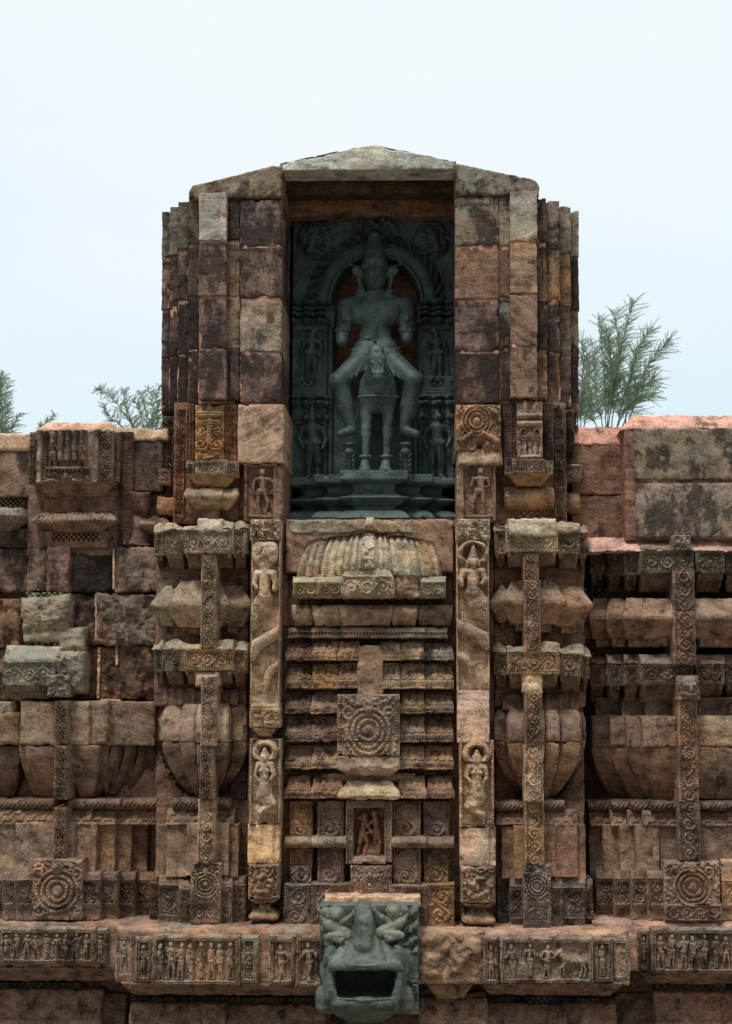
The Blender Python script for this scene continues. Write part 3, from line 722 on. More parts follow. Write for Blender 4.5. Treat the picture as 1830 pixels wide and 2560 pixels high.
# rider
D0 = 120
cone(S, (609, 640, D0 + 10), (609, 490, D0 - 20), 76, 44, 8)
ell(S, (609, 470, D0 - 20), (40, 30, 40), 10)
for i in range(9):
    a = (i - 4) * .36; cone(S, (609 + 74 * math.sin(a), 650, D0 + 10 + 74 * math.cos(a)), (609 + 43 * math.sin(a), 495, D0 - 20 + 43 * math.cos(a)), 8, 5, 3)
cone(S, (540, 662, D0 + 40), (609, 655, D0 + 88), 13, 13, 4); cone(S, (609, 655, D0 + 88), (680, 662, D0 + 40), 13, 13, 4)
ell(S, (612, 728, D0 + 14), (70, 84, 72), 12)
ell(S, (612, 775, D0 + 40), (44, 34, 40), 14)
cone(S, (612, 700, D0 + 84), (612, 738, D0 + 96), 7, 11, 6)                       # nose
cone(S, (598, 762, D0 + 84), (626, 762, D0 + 84), 7, 7, 3)                         # lips
for s in (-1, 1):
    ell(S, (612 + s * 29, 706, D0 + 76), (17, 8, 12), 3); cone(S, (612 + s * 10, 690, D0 + 84), (612 + s * 48, 686, D0 + 70), 5, 4, 5)
    ell(S, (612 + s * 78, 700, D0), (14, 36, 20), 6)                                # ear
    ell(S, (612 + s * 110, 684, D0 + 5), (34, 34, 14), 5)                           # ear disc
    cone(S, (612 + s * 104, 715, D0 + 5), (612 + s * 86, 805, D0 + 10), 15, 12, 5)
    ell(S, (612 + s * 88, 815, D0 + 15), (28, 24, 22), 5)
    cone(S, (612 + s * 90, 660, D0 - 20), (612 + s * 158, 648, D0 - 40), 10, 7, 4); cone(S, (612 + s * 158, 648, D0 - 40), (612 + s * 150, 600, D0 - 50), 10, 12, 4)
cone(S, (612, 790, D0), (613, 870, D0 - 10), 52, 62, 16)
cone(S, (484, 905, D0 - 10), (746, 905, D0 - 10), 64, 64, 30)
ell(S, (540, 950, D0 + 25), (92, 80, 62), 26); ell(S, (690, 950, D0 + 25), (92, 80, 62), 26)
cone(S, (615, 950, D0), (613, 1090, D0 + 10), 112, 72, 34)
cone(S, (570, 1090, D0 + 10), (656, 1090, D0 + 10), 56, 56, 28)
cone(S, (560, 1180, D0 + 20), (672, 1180, D0 + 20), 84, 84, 26)
cone(S, (436, 908, D0 - 10), (412, 1065, D0 + 10), 60, 46, 16); cone(S, (414, 1065, D0 + 10), (408, 1118, D0 + 40), 44, 38, 6)
cone(S, (794, 905, D0 - 10), (808, 1065, D0 + 10), 60, 46, 16); cone(S, (806, 1065, D0 + 10), (812, 1108, D0 + 40), 44, 38, 6)
for x in (414, 807):
    for a in range(12):
        t = a * math.pi / 6; ell(S, (x + 44 * math.cos(t), 1052, D0 + 10 + 44 * math.sin(t)), (11, 9, 11), 3)
def band(S, pts, r, k=4):
    for a, b in zip(pts[:-1], pts[1:]): cone(S, a, b, r, r, k)
band(S, [(530, 1096, D0 + 70), (570, 1104, D0 + 92), (610, 1075, D0 + 98), (625, 1000, D0 + 100), (630, 880, D0 + 62)], 5)
for q in range(3):
    o = q * 22
    band(S, [(470, 1170 + o, D0 + 45), (515, 1180 + o, D0 + 96), (560, 1196 + o, D0 + 116), (612, 1204 + o, D0 + 124), (670, 1196 + o, D0 + 116), (720, 1178 + o, D0 + 96), (762, 1165 + o, D0 + 45)], 10)
for i in range(11):                                                                # pleats of the waist cloth
    x = 490 + i * 24; cone(S, (x, 1235, D0 + 100), (x + (x - 612) * .12, 1300, D0 + 130), 10, 13, 5)
for q in range(2):                                                                # necklaces
    band(S, [(540, 872 + q * 26, D0 + 30), (570, 905 + q * 34, D0 + 68), (613, 925 + q * 40, D0 + 84), (656, 905 + q * 34, D0 + 68), (686, 872 + q * 26, D0 + 30)], 6, 3)
ell(S, (613, 1128, D0 + 84), (9, 9, 8), 4, sub=True)
for s in (-1, 1):                                                                  # armlets
    band(S, [(613 + s * 228, 985, D0 + 20), (613 + s * 195, 992, D0 + 58), (613 + s * 158, 985, D0 + 40)], 8, 3); ell(S, (613 + s * 195, 980, D0 + 62), (16, 20, 10), 4)
    for q in range(5): cone(S, (613 + s * (80 + q * 22), 1262 + q * 12, D0 + 128), (613 + s * (120 + q * 26), 1338 + q * 8, D0 + 170), 6, 5, 4)
# legs
TH = D0 + 75
cone(S, (552, 1225, TH - 30), (388, 1370, TH + 70), 78, 60, 20); cone(S, (388, 1372, TH + 70), (432, 1530, TH + 40), 60, 54, 16)
cone(S, (432, 1530, TH + 40), (468, 1660, TH + 40), 54, 31, 16); cone(S, (470, 1668, TH + 45), (398, 1692, TH + 90), 32, 24, 10)
cone(S, (686, 1225, TH - 30), (850, 1362, TH + 70), 78, 60, 20); cone(S, (850, 1364, TH + 70), (820, 1530, TH + 40), 60, 54, 16)
cone(S, (820, 1530, TH + 40), (792, 1660, TH + 40), 54, 31, 16); cone(S, (792, 1668, TH + 45), (866, 1692, TH + 90), 32, 24, 10)
cone(S, (408, 1502, TH + 96), (470, 1506, TH + 80), 5, 5, 3); cone(S, (790, 1506, TH + 80), (850, 1502, TH + 96), 5, 5, 3)
M = Mesh(); S.mesh(M, GRN, .3, .5, wob=.003); M.build('rider', CHLO, statue)
S = Sdf((s3(400, 0)[0], YB - 1.15, s3(600, 1985)[2]), (s3(850, 0)[0], YB + .15, s3(600, 1060)[2]), 0.0095)
HD = D0 + 110
ell(S, (630, 1420, HD - 20), (118, 150, 130), 20)
cone(S, (628, 1400, HD + 30), (622, 1240, HD + 190), 96, 56, 30)
cone(S, (622, 1185, HD + 235), (622, 1225, HD + 250), 48, 47, 14); cone(S, (622, 1225, HD + 250), (628, 1318, HD + 270), 42, 26, 14)
ell(S, (628, 1335, HD + 272), (33, 28, 30), 10); cone(S, (600, 1345, HD + 305), (606, 1338, HD + 306), 8, 8, 3, sub=True); cone(S, (656, 1345, HD + 305), (650, 1338, HD + 306), 8, 8, 3, sub=True)
for s in (-1, 1):
    cone(S, (622 + s * 30, 1165, HD + 220), (622 + s * 40, 1128, HD + 210), 15, 7, 6)
    ell(S, (622 + s * 40, 1218, HD + 268), (11, 15, 12), 3); cone(S, (622 + s * 44, 1200, HD + 248), (628 + s * 28, 1312, HD + 282), 6, 6, 4)
cone(S, (590, 1250, HD + 288), (656, 1250, HD + 288), 6, 6, 4); cone(S, (604, 1312, HD + 298), (652, 1312, HD + 298), 5, 5, 4)
cone(S, (622, 1150, HD + 236), (622, 1178, HD + 285), 18, 12, 6)
for i in range(21):
    t = -1 + i / 10; ell(S, (630 + 120 * t, 1462 - 8 * (1 - t * t), HD + 120 - 60 * t * t), (9, 8, 9), 3)
for x0, x1, x2, x3 in ((566, 556, 552, 548), (694, 690, 682, 674)):
    cone(S, (x0, 1460, HD + 10), (x1, 1660, HD + 20), 50, 29, 20); cone(S, (x1, 1660, HD + 20), (x1, 1700, HD + 20), 32, 29, 10)
    cone(S, (x1, 1700, HD + 20), (x2, 1850, HD + 20), 27, 21, 10); cone(S, (x2, 1850, HD + 20), (x3, 1900, HD + 30), 24, 32, 8)
    ell(S, (x3, 1915, HD + 35), (40, 22, 40), 6)
    for a in range(10):
        t = a * math.pi / 5; ell(S, (x2 + 30 * math.cos(t), 1830, HD + 20 + 30 * math.sin(t)), (10, 9, 10), 3)
for s, x in ((-1, 450), (1, 798)):                       # lotus stands under the feet
    ell(S, (x, 1755, TH + 40), (42, 14, 42), 6); cone(S, (x, 1775, TH + 40), (x, 1796, TH + 40), 20, 34, 6); cone(S, (x, 1796, TH + 30), (x, 1945, TH + 10), 20, 18, 10)
    for q in range(4): cone(S, (x - 24, 1830 + q * 30, TH + 70), (x - 34, 1815 + q * 30, TH + 80), 9, 5, 4); cone(S, (x + 24, 1830 + q * 30, TH + 70), (x + 34, 1815 + q * 30, TH + 80), 9, 5, 4)
M = Mesh(); S.mesh(M, (63, 79, 79), .3, .55, wob=.003); M.build('horse', CHLO, statue)
def attendant(cx, top, H, flip, crowned):
    lo = s3(cx - H * .38, top + H * 1.04); hi = s3(cx + H * .38, top - H * .12)
    S = Sdf((lo[0], YB - H * .3 * u3, lo[2]), (hi[0], YB + .08, hi[2]), 0.0085)
    X = lambda a: cx + flip * a * H; Z = lambda b: top + b * H; d = H * .10
    def c_(a, b, c2, e, r0, r1, k=.02, dd=0, d2=0): cone(S, (X(a), Z(b), d + dd * H), (X(c2), Z(e), d + d2 * H), r0 * H, r1 * H, k * H)
    ell(S, (X(0), Z(.12), d + .03 * H), (.06 * H, .075 * H, .065 * H), 4)
    if crowned: c_(0, .08, 0, -.06, .06, .03)
    else: ell(S, (X(-.05), Z(.05), d), (.085 * H, .06 * H, .06 * H), 6)
    c_(0, .17, 0, .24, .035, .045); c_(-.09, .25, .10, .25, .055, .055, .04); c_(0, .27, .02, .42, .10, .075, .05); c_(-.03, .49, .06, .49, .085, .085, .04)
    c_(-.02, .52, -.05, .75, .07, .055); c_(-.05, .75, -.04, .96, .05, .035); c_(.07, .52, .09, .75, .07, .055); c_(.09, .75, .08, .96, .05, .035)
    c_(-.04, .97, -.08, .99, .035, .03, d2=.06); c_(.08, .97, .12, .99, .035, .03, d2=.06)
    c_(-.14, .26, -.19, .40, .045, .036); c_(-.19, .40, -.13, .54, .034, .03, d2=.05)
    c_(.15, .26, .21, .42, .045, .036); c_(.21, .42, .16, .33 if not crowned else .56, .034, .03, d2=.07)
    for q in range(2): c_(-.1, .455 + q * .03, .12, .455 + q * .03, .02, .02, .01, .07, .07)
    c_(-.02, .56, -.03, .8, .02, .016, .01, .09, .07); c_(.07, .56, .08, .8, .02, .016, .01, .09, .07)
    if not crowned: c_(.18, .22, .24, .98, .014, .014, .01)
    else: ell(S, (X(0), Z(.12), 0), (.14 * H, .17 * H, .03 * H), 5)
    M = Mesh(); S.mesh(M, GRN, .12, .3); M.build('attendant_figure', CHLO, statue)
attendant(222, 1040, 315, -1, False); attendant(990, 1040, 315, 1, False)
attendant(222, 1545, 420, 1, True); attendant(1000, 1545, 420, -1, True)
M = Mesh()
ped = lambda v: np.interp(v, [0, .19, .22, .26, .40, .52, .56, .60, .70, .74, .78, .82, .88, 1], [34, 34, 26, 4, 0, 16, 38, 32, 12, 2, 0, 20, 30, 40])
pin = lambda v: 40 - ped(v)
slab(M, (60, 1968, 1122, 2216), YB - .10, k=K3, D=140, c=(60, 77, 73), st=.1, li=.45, r=2, step=3, rough=.6, prof=ped, inset=pin)
slab(M, (222, 1950, 984, 2218), YB - .26, k=K3, D=140, c=(60, 77, 73), st=.1, li=.45, r=2, step=3, rough=.6, prof=ped, inset=pin)
slab(M, (384, 1925, 830, 2220), YB - .44, k=K3, D=180, c=(62, 79, 75), st=.1, li=.45, r=2, step=3, rough=.6, prof=ped, inset=pin)
M.build('pedestal', CHLO, statue)

# ------------------------------------------------------------------ serpent pillars
def nagarel(flip, hooded):
    def f(U, V, W, H):
        x = U / W * 180; y = V / H * 1005 + 175
        if flip: x = 180 - x
        h = np.zeros_like(x)
        seg = [(88, 395, 88, 500, 46, 34, 26), (45, 385, 135, 385, 30, 30, 24), (88, 505, 88, 520, 42, 46, 24), (88, 365, 88, 395, 18, 24, 24),
               (140, 385, 156, 440, 22, 18, 26), (156, 440, 150, 478, 17, 15, 28), (40, 385, 26, 440, 22, 18, 26), (26, 440, 40, 470, 17, 15, 28)]
        if hooded:
            seg += [(88, 318, 88, 335, 38, 32, 32), (88, 285, 88, 220, 26, 12, 30), (56, 325, 56, 350, 10, 12, 24), (120, 325, 120, 350, 10, 12, 24)]
            hood = np.clip(1 - np.abs(np.hypot((x - 88) / 86, (y - 265) / 92) - .82) / .2, 0, 1) ** .5 * (y < 320)
            h = np.maximum(h, 26 * hood * (.85 + .25 * np.cos(np.arctan2(y - 300, x - 88) * 9)))
        else:
            seg += [(85, 262, 85, 235, 24, 10, 26), (85, 330, 85, 345, 40, 34, 12)]
            hood = np.sqrt(np.clip(1 - ((x - 88) / 80) ** 4 - ((y - 250) / 70) ** 4, 0, 1))
            h = np.maximum(h, hood * (12 + 6 * n2(x, y, 26, 4, 2)))
        h = np.maximum(h, caps(x, y, seg))
        def coil(pts, hh):
            o = np.zeros_like(x); L0 = 0
            for (ax, ay, ra), (bx, by, rb) in zip(pts[:-1], pts[1:]):
                d, t = segd(x, y, ax, ay, bx, by); r = ra + (rb - ra) * t
                sc_ = .86 + .14 * np.cos((L0 + t * math.hypot(bx - ax, by - ay)) * .42) * np.cos(d * .42)
                o = np.maximum(o, hh * np.sqrt(np.clip(1 - (d / r) ** 2, 0, 1)) * sc_); L0 += math.hypot(bx - ax, by - ay)
            return o
        h = np.maximum(h, coil([(88, 530, 52), (60, 590, 60), (30, 650, 58), (-10, 690, 50)], 20))
        h = np.maximum(h, coil([(0, 880, 40), (40, 820, 40), (110, 775, 38), (190, 735, 34)], 18))
        h = np.maximum(h, coil([(185, 940, 28), (130, 975, 27), (108, 1020, 22), (100, 1095, 9)], 15))
        h += 1.2 * ss(.1, .6, n2(x, y, 22, 2 + flip)) 
        h += 4 * ss(.1, .5, n2(x, y, 12, 6)) * (np.abs(y - 500) < 12)
        bg_ = -7 * (np.minimum(x, 180 - x) > 9) * (h < 2.5)
        return h * .62 + bg_
    return f
def nagi(flip, hooded, seed):
    def f(U, V, W, H):
        x = U / W * 190; y = V / H * 510
        if flip: x = 190 - x
        sg = [(95, 100, 95, 118, 30, 26, 30), (92, 150, 96, 250, 40, 30, 26), (58, 150, 130, 150, 22, 22, 24), (112, 185, 112, 186, 20, 20, 32), (78, 185, 78, 186, 20, 20, 32),
              (134, 155, 150, 210, 17, 14, 24), (150, 210, 130, 240, 14, 12, 26), (52, 155, 42, 215, 17, 14, 24), (42, 215, 62, 245, 14, 12, 26),
              (96, 265, 92, 320, 42, 46, 26), (90, 330, 120, 375, 48, 40, 22), (140, 385, 70, 430, 26, 22, 20), (70, 430, 60, 480, 22, 10, 18), (95, 60, 95, 85, 12, 24, 28)]
        h = caps(x, y, sg)
        hood = np.clip(1 - np.abs(np.hypot((x - 95) / 74, (y - 75) / 70) - .78) / .3, 0, 1) ** .5 * (y < 120)
        h = np.maximum(h, (24 if hooded else 17) * hood)
        d = np.minimum(x, 190 - x)
        h = np.maximum(h, 8 * (d < 14) * (.5 + .5 * (np.mod(y, 15) < 9)))
        return (h + 3 * ss(.1, .6, n2(x, y, 18, seed))) * .6 - 5 * (h < 2)
    return f
def flower(U, V, W, H):
    return np.maximum(medal(U, V, W, H, .5, .5, min(W, H) * .36, 7, 3, 26), 5 * ss(-.1, .4, n2(U, V, 8, 5, 3)))
def serpent_pillar(k8, kc, x0, x1, xs, label, ty, hooded, flip, colr, plain_c, dy):
    base = P(k8[0] + (x0 + x1) / 2 * k8[2], 2310, .1)
    t = thing('serpent_pillar', label, 'pillar', base, 'serpent pillars')
    Y = -.10
    def o(name, rect, k, Yp=Y, **kw):
        M = Mesh(); slab(M, rect, Yp, k=k, D=110, **kw); M.build(name, STONE, t)
    o('flower_block', (x0 - 4, ty, x1 + 6, 176), k8, c=CREAM, st=.3, li=.7, r=4, step=1.6, relief=flower)
    o('serpent_figure', (x0, 176, x1, 1100 if hooded else 1182), k8, c=colr, st=.25, li=.45, r=4, step=1.35, rough=.6, chip=2, relief=nagarel(flip, hooded))
    if hooded:
        o('plain_block', (x0 + 4, 1100, x1, 1419), k8, c=(178, 146, 126), st=.05, li=.15, r=3, step=4, rough=1.2)
    else:
        M = Mesh()
        slab(M, (x0 - 6, 1210, x1 + 4, 1328), Y - .04, k=k8, D=110, c=(158, 132, 100), st=.3, li=.6, r=4, step=1.6, relief=frame(6, 4, flower, 2))
        slab(M, (x0, 1180, x1, 1212), Y - .02, k=k8, D=100, c=CREAM, st=.3, li=.7, r=5, step=3, erode=3)
        slab(M, (x0 + 12, 1328, x1 - 12, 1380), Y + .02, k=k8, D=100, c=TAN, st=.3, r=4, step=3, prof=lambda v: 16 * (1 - v), inset=lambda v: 18 * v)
        slab(M, (x0 + 45, 1378, x1 - 50, 1412), Y + .1, k=k8, D=100, c=BROWN, st=.4, r=2, step=4)
        M.build('bracket', STONE, t)
    o('serpent_woman', (xs[0], dy[0], xs[1], dy[1]), kc, c=colr, st=.3, li=.4, r=3, step=1.5, relief=nagi(flip, hooded, 3 if hooded else 8))
    M = Mesh(); a, b = xs[2], xs[3]; w_ = b - a
    slab(M, (a, dy[1] + 4, b, dy[2]), Y + .0, k=kc, D=110, c=plain_c[0], st=.1, li=.2, r=3, step=4, rough=1.0,
         plan=[(0, .26, -7), (.26, .80, 3), (.80, 1, -7)])
    M.build('repair_block', STONE, t)
    M = Mesh(); slab(M, (a + 6, dy[2], b - 2, dy[3]), Y, k=kc, D=110, c=(134, 112, 86), st=.4, li=.45, r=4, step=1.6, plan=[(0, .2, -5), (.2, .82, 2), (.82, 1, -5)],
         relief=frame(5, 4, lambda U, V, W, H: 5 * ss(-.2, .4, n2(U, V, 7, 3 + flip, 3)) + 4 * spiral(U - W / 2, V - H / 2, min(W, H) * .5)[0], 4))
    slab(M, (a + 14, dy[3], b - 10, dy[3] + 28), Y + .03, k=kc, D=100, c=BROWN, st=.4, r=4, step=4, prof=lambda v: 10 * (1 - v), inset=lambda v: 14 * v)
    M.build('carved_block', STONE, t)
    M = Mesh(); slab(M, (a + 10, dy[3] + 28, b - 4, dy[4]), Y + .08, k=kc, D=90, c=(140, 110, 84), st=.3, li=.5, r=6, step=3, erode=2,
         prof=lambda v: np.interp(v, [0, .25, .6, .75, 1], [-10, -6, 16, 16, -6]), inset=lambda v: np.interp(v, [0, .25, .6, .75, 1], [26, 22, 0, 0, 22]))
    M.build('bell_foot', STONE, t)
    return t
serpent_pillar(K8, KC, 66, 242, (58, 250, 44, 242), 'carved pillar with a headless serpent figure and an ochre repair block near its foot', 45, False, 0, (164, 142, 114), [(184, 152, 110)], (-128, 394, 640, 858, 1000))
serpent_pillar(K8, KC, 1332, 1534, (1350, 1562, 1352, 1574), 'carved pillar with a crowned hooded serpent figure above a plain pinkish block', 42, True, 1, (160, 134, 104), [(174, 144, 118)], (-120, 416, 655, 880, 1022))

# ------------------------------------------------------------------ tiered miniature shrine between the pillars
panel = thing('tiered_shrine_panel', 'carved panel of stacked roof tiers with a ribbed canopy and round medallion below the niche', 'carving', P(920, 2320, .1))
def pn(name, rect, Y, k=K8, parent=None, label=None, **kw):
    M = Mesh(); slab(M, rect, Y, k=k, **kw); return M.build(name, STONE, parent or panel, label=label)
M = Mesh(); slab(M, (621, 1300, 1236, 2330), .30, D=150, c=BROWN, st=.45, li=.1, r=1, step=10); M.build('back_wall', STONE, panel)
pn('sill_block', (284, 45, 1312, 371), .12, D=150, c=(136, 104, 82), st=.2, li=.5, r=4, step=4, rough=2)
pn('sill_block', (300, 46, 1060, 128), .10, D=60, c=(134, 126, 104), st=.15, li=.8, r=3, step=5, rough=2)
pn('stone_block', (250, 380, 296, 700), .22, D=60, c=RED, st=.4, r=2, step=5)
pn('stone_block', (290, 372, 1310, 700), .26, D=60, c=PURP, st=.5, r=2, step=6)
pn('stone_block', (250, 705, 300, 1900), .27, D=60, c=(96, 82, 66), st=.4, r=2, step=6)
# canopy
M = Mesh()
arch = lambda amt: (lambda u: amt * (np.abs(u - .5) * 2) ** 7)
sl = lambda a: (lambda v: 2.0 * a * (np.sin(np.clip(v * 1.1, 0, 1) * math.pi / 2) - .82))
cc = (160, 148, 120)
slab(M, (352, 152, 1244, 404), .02, k=K8, D=40, c=(146, 122, 92), st=.25, li=.7, r=4, step=1.6, prof=sl(28), relief=ribs(18, 7), top=arch(14), inset=lambda v: 22 * (1 - v) ** 1.6)
slab(M, (500, 138, 1108, 398), -.12, k=K8, D=40, c=cc, st=.2, li=.75, r=4, step=1.6, prof=sl(28), relief=ribs(13, 7), top=arch(8), inset=lambda v: 15 * (1 - v) ** 1.6)
slab(M, (640, 122, 934, 358), -.29, k=K8, D=40, c=cc, st=.2, li=.8, r=4, step=1.6, prof=sl(30), relief=ribs(7, 7.5), top=arch(5), inset=lambda v: 12 * (1 - v) ** 1.6)
slab(M, (755, 30, 845, 110), .02, k=K8, D=50, c=cc, st=.1, li=.8, r=9, step=3, prof=lambda v: 10 * np.sin(math.pi * v), inset=lambda v: 9 * (1 - v))
slab(M, (752, 124, 826, 352), -.41, k=K8, D=40, c=(156, 146, 122), st=.1, li=.8, r=4, step=1.8, prof=sl(18), relief=lambda U, V, W, H: 4 * ss(0, .4, n2(U, V, 10, 3)))
M.build('ribbed_canopy', STONE, panel)
M = Mesh()
cornf = lambda seed: (lambda U, V, W, H: frame(5, 4, seed=seed, wear=.5)(U, np.clip(V - H * .28, 0, H), W, H * .72) * (V > H * .28))
for (a, b, y0, y1, Y, s, e) in ((326, 486, 396, 530, -.09, 1, 0), (478, 640, 388, 528, -.21, 2, 0), (1104, 1266, 396, 530, -.09, 3, 0)):
    slab(M, (a, y0, b, y1), Y, k=K8, D=70, c=(140, 132, 104), st=.25, li=.8, r=3, step=1.6, relief=cornf(s), prof=lambda v: 12 * ss(0, .3, v) - 14 * ss(.8, 1, v))
slab(M, (622, 345, 950, 528), -.37, k=K8, D=80, c=(146, 130, 102), st=.2, li=.75, r=6, step=2, erode=3, prof=lambda v: 16 * ss(0, .4, v) - 16 * ss(.85, 1, v), relief=cornf(5), inset=lambda v: 12 * (1 - ss(0, .4, v)))
slab(M, (940, 350, 1110, 530), -.16, k=K8, D=70, c=(132, 104, 80), st=.3, li=.4, r=10, step=3, erode=12, rough=4, prof=lambda v: 12 * ss(0, .5, v))
M.split('canopy_cornice', STONE, panel)
M = Mesh()
for a, b, Y in ((380, 640, .16), (640, 915, .05), (915, 1060, .10), (1060, 1230, .16)):
    slab(M, (a, 528, b, 566), Y, k=K8, D=40, c=(96, 84, 66), st=.3, li=.3, r=1, step=1.6, relief=lattice(2, 9))
M.split('pierced_band', STONE, panel)
M = Mesh()
lot = lambda v: 16 * np.sin(math.pi * np.clip(v * .9 + .08, 0, 1)) - 14 * v
for a, b, Y, c_, e in ((318, 462, .05, (146, 134, 108), 1), (446, 640, -.02, (146, 134, 108), 1), (608, 935, -.12, (140, 116, 92), 4), (920, 1092, -.06, (138, 110, 86), 6), (1085, 1310, .03, (116, 96, 78), 6)):
    slab(M, (a, 570, b, 700), Y, k=K8, D=70, c=c_, st=.3, li=.5, r=7, step=2.2, erode=e, prof=lot, inset=lambda v: 6 * ss(.4, 1, v),
         relief=lambda U, V, W, H: 2.5 * np.abs(np.sin(U / 26 * math.pi)) * ss(0, .3, V / H) if True else 0)
M.split('lotus_moulding', STONE, panel)
# roof tiers, worn on the left, crisper on the right
xsL = [(282, 446, .10, .8), (440, 612, .03, .8), (606, 735, -.04, .75), (860, 985, -.04, .2), (980, 1136, .03, .25), (1128, 1310, .10, .35)]
tp = lambda v: np.interp(v, [0, .3, .62, .72, 1], [-30, -20, 6, 13, 13])
def tier(y0, y1, cs, xs=xsL, mid=True, dy=0):
    M = Mesh()
    for i, (a, b, Y, w_) in enumerate(xs):
        c_ = cs[min(i, len(cs) - 1)]
        slab(M, (a + rnd.uniform(-3, 3), y0 + rnd.uniform(-2, 3), b + rnd.uniform(-2, 3), y1 + rnd.uniform(-3, 3)), Y, k=K8, D=70, c=c_, st=.35, li=.4, r=3, step=1.6, rough=2.2, erode=4 * w_,
             prof=tp, inset=lambda v: np.interp(v, [0, .5, .7, 1], [2, 1, -1, -1]), relief=tierf(rnd.random() * 50, w_))
    M.split('roof_tier', STONE, panel)
rnd = random.Random(11)
R1, R2, R3, R4 = (130, 98, 76), (144, 112, 80), (124, 100, 82), (154, 130, 96)
t1 = [(292, 446, .10, .5), (440, 625, .03, .5), (618, 900, -.06, .5), (890, 1136, -.02, .4), (1128, 1275, .06, .4)]
M = Mesh()
for i, (a, b, Y, w_) in enumerate(t1):
    slab(M, (a, 708, b, 776), Y, k=K8, D=60, c=[R3, R3, R1, GREY, GREY][i], st=.3, li=.4 + .1 * i, r=3, step=1.6, rough=2, relief=lambda U, V, W, H: -5 * ((np.mod(U, 8) < 4.5) & (V / H > .45) & (V / H < .72)), prof=lambda v: np.interp(v, [0, .4, 1], [-8, 4, 2]))
M.split('roof_tier', STONE, panel)
tier(792, 914, [R1, R2, R2, R4, R4, GREY])
tier(926, 1088, [(120, 92, 66), (144, 106, 62), R1, (150, 132, 100), R4, TAN])
tier(1100, 1240, [PURP, R3, R3, R3, (122, 98, 70), R3])
tier(1254, 1416, [PURP, PURP, R3, (118, 100, 84), R3, PURP])
tier(1430, 1580, [R1, (148, 124, 92), R2, R2, (140, 112, 84), R2])
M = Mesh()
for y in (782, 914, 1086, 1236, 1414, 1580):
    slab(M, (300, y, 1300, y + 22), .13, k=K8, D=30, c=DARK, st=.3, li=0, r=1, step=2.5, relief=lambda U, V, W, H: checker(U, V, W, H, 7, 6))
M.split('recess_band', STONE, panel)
M = Mesh(); slab(M, (722, 820, 880, 1150), -.12, k=K8, D=60, c=(140, 110, 82), st=.3, li=.2, r=5, step=3, rough=2.5, erode=5)
slab(M, (735, 1130, 848, 1172), -.14, k=K8, D=60, c=(136, 116, 92), st=.2, li=.4, r=8, step=3, prof=lambda v: 8 * np.sin(v * math.pi))
M.build('broken_boss', STONE, panel)
M = Mesh()
slab(M, (597, 1122, 982, 1412), -.16, k=K8, D=90, c=(128, 108, 92), st=.3, li=.35, r=3, step=1.5, relief=lambda U, V, W, H: medal(U, V, W, H * 1.22, .5, .62, W * .36, 7, 4) + beadcols(1)(U, V, 14, H) * ((U < 12) | (U > W - 12)))
slab(M, (597, 1413, 982, 1500), -.16, k=K8, D=90, c=(146, 122, 96), st=.15, li=.35, r=3, step=1.5, relief=lambda U, V, W, H: medal(U, V + H * 2.96, W, H * 4.36, .5, .62, W * .36, 7, 4))
slab(M, (597, 1500, 982, 1625), -.18, k=K8, D=90, c=(140, 116, 94), st=.25, li=.4, r=6, step=3, erode=3, prof=lambda v: np.interp(v, [0, .4, .5, .7, 1], [-2, 2, 8, 6, -10]), inset=lambda v: 22 * ss(.6, 1, v), relief=lambda U, V, W, H: 3 * n2(U, V, 10, 3))
M.build('medallion', STONE, panel)
M = Mesh()
for i, (a, b, Y, w_) in enumerate([(272, 440, .10, .6), (436, 640, .03, .6), (960, 1146, .03, .6), (1140, 1318, .10, .5)]):
    slab(M, (a, 100, b, 236), Y - .04, k=KC, D=70, c=[R1, (136, 102, 78), (144, 112, 82), (134, 100, 76)][i], st=.3, li=.25, r=4, step=1.7, rough=2.4, erode=3, prof=tp, inset=lambda v: np.interp(v, [0, .5, .7, 1], [5, 3, -1, -1]), relief=tierf(i * 3.1, .6))
slab(M, (500, 82, 1080, 135), .1, k=KC, D=40, c=TAN, st=.3, r=4, step=3, relief=rock(3))
M.split('eave', STONE, panel)
pn('eave_stone', (600, 130, 988, 246), -.14, KC, D=80, c=(178, 156, 120), st=.1, li=.6, r=9, step=3, rough=3.5, prof=lambda v: np.interp(v, [0, .5, .8, 1], [-18, 4, 8, -4]), inset=lambda v: np.interp(v, [0, .55, .8, 1], [26, 4, 0, 8]), erode=4)
# pilasters, roll and couple niche
for i, (a, b, Y, c_, sd) in enumerate([(305, 446, .14, (138, 106, 72), 1), (478, 642, .08, (116, 94, 82), 2), (940, 1112, .08, (128, 104, 84), 3), (1128, 1290, .14, (112, 92, 84), 4)]):
    M = Mesh(); slab(M, (a, 252, b, 480), Y, k=KC, D=60, c=c_, st=.35, r=2, step=1.5, relief=strip(9, 6, sd))
    slab(M, (a, 540, b, 764 if i not in (0, 3) else 645), Y, k=KC, D=60, c=c_, st=.35, r=2, step=1.5, relief=strip(9, 6, sd + 6))
    if i in (0, 3): slab(M, (a + 4, 645, b - 6, 764), Y, k=KC, D=60, c=[(122, 106, 94), 0, 0, (142, 108, 74)][i], st=.3, r=2, step=1.5, relief=scroll)
    M.split('pilaster', STONE, panel)
for a, b, Y, c_ in ((275, 448, .02, (138, 124, 96)), (440, 655, -.04, (130, 118, 94)), (930, 1148, -.04, (134, 114, 88)), (1140, 1318, .02, (118, 100, 90))):
    pn('roll_moulding', (a, 474, b, 542), Y, KC, D=60, c=c_, st=.3, li=.45, r=12, step=2.5, rough=2, relief=lambda U, V, W, H: 1.6 * np.cos(U * .8), prof=lambda v: 10 * np.sin(math.pi * v))
niche = Mesh()
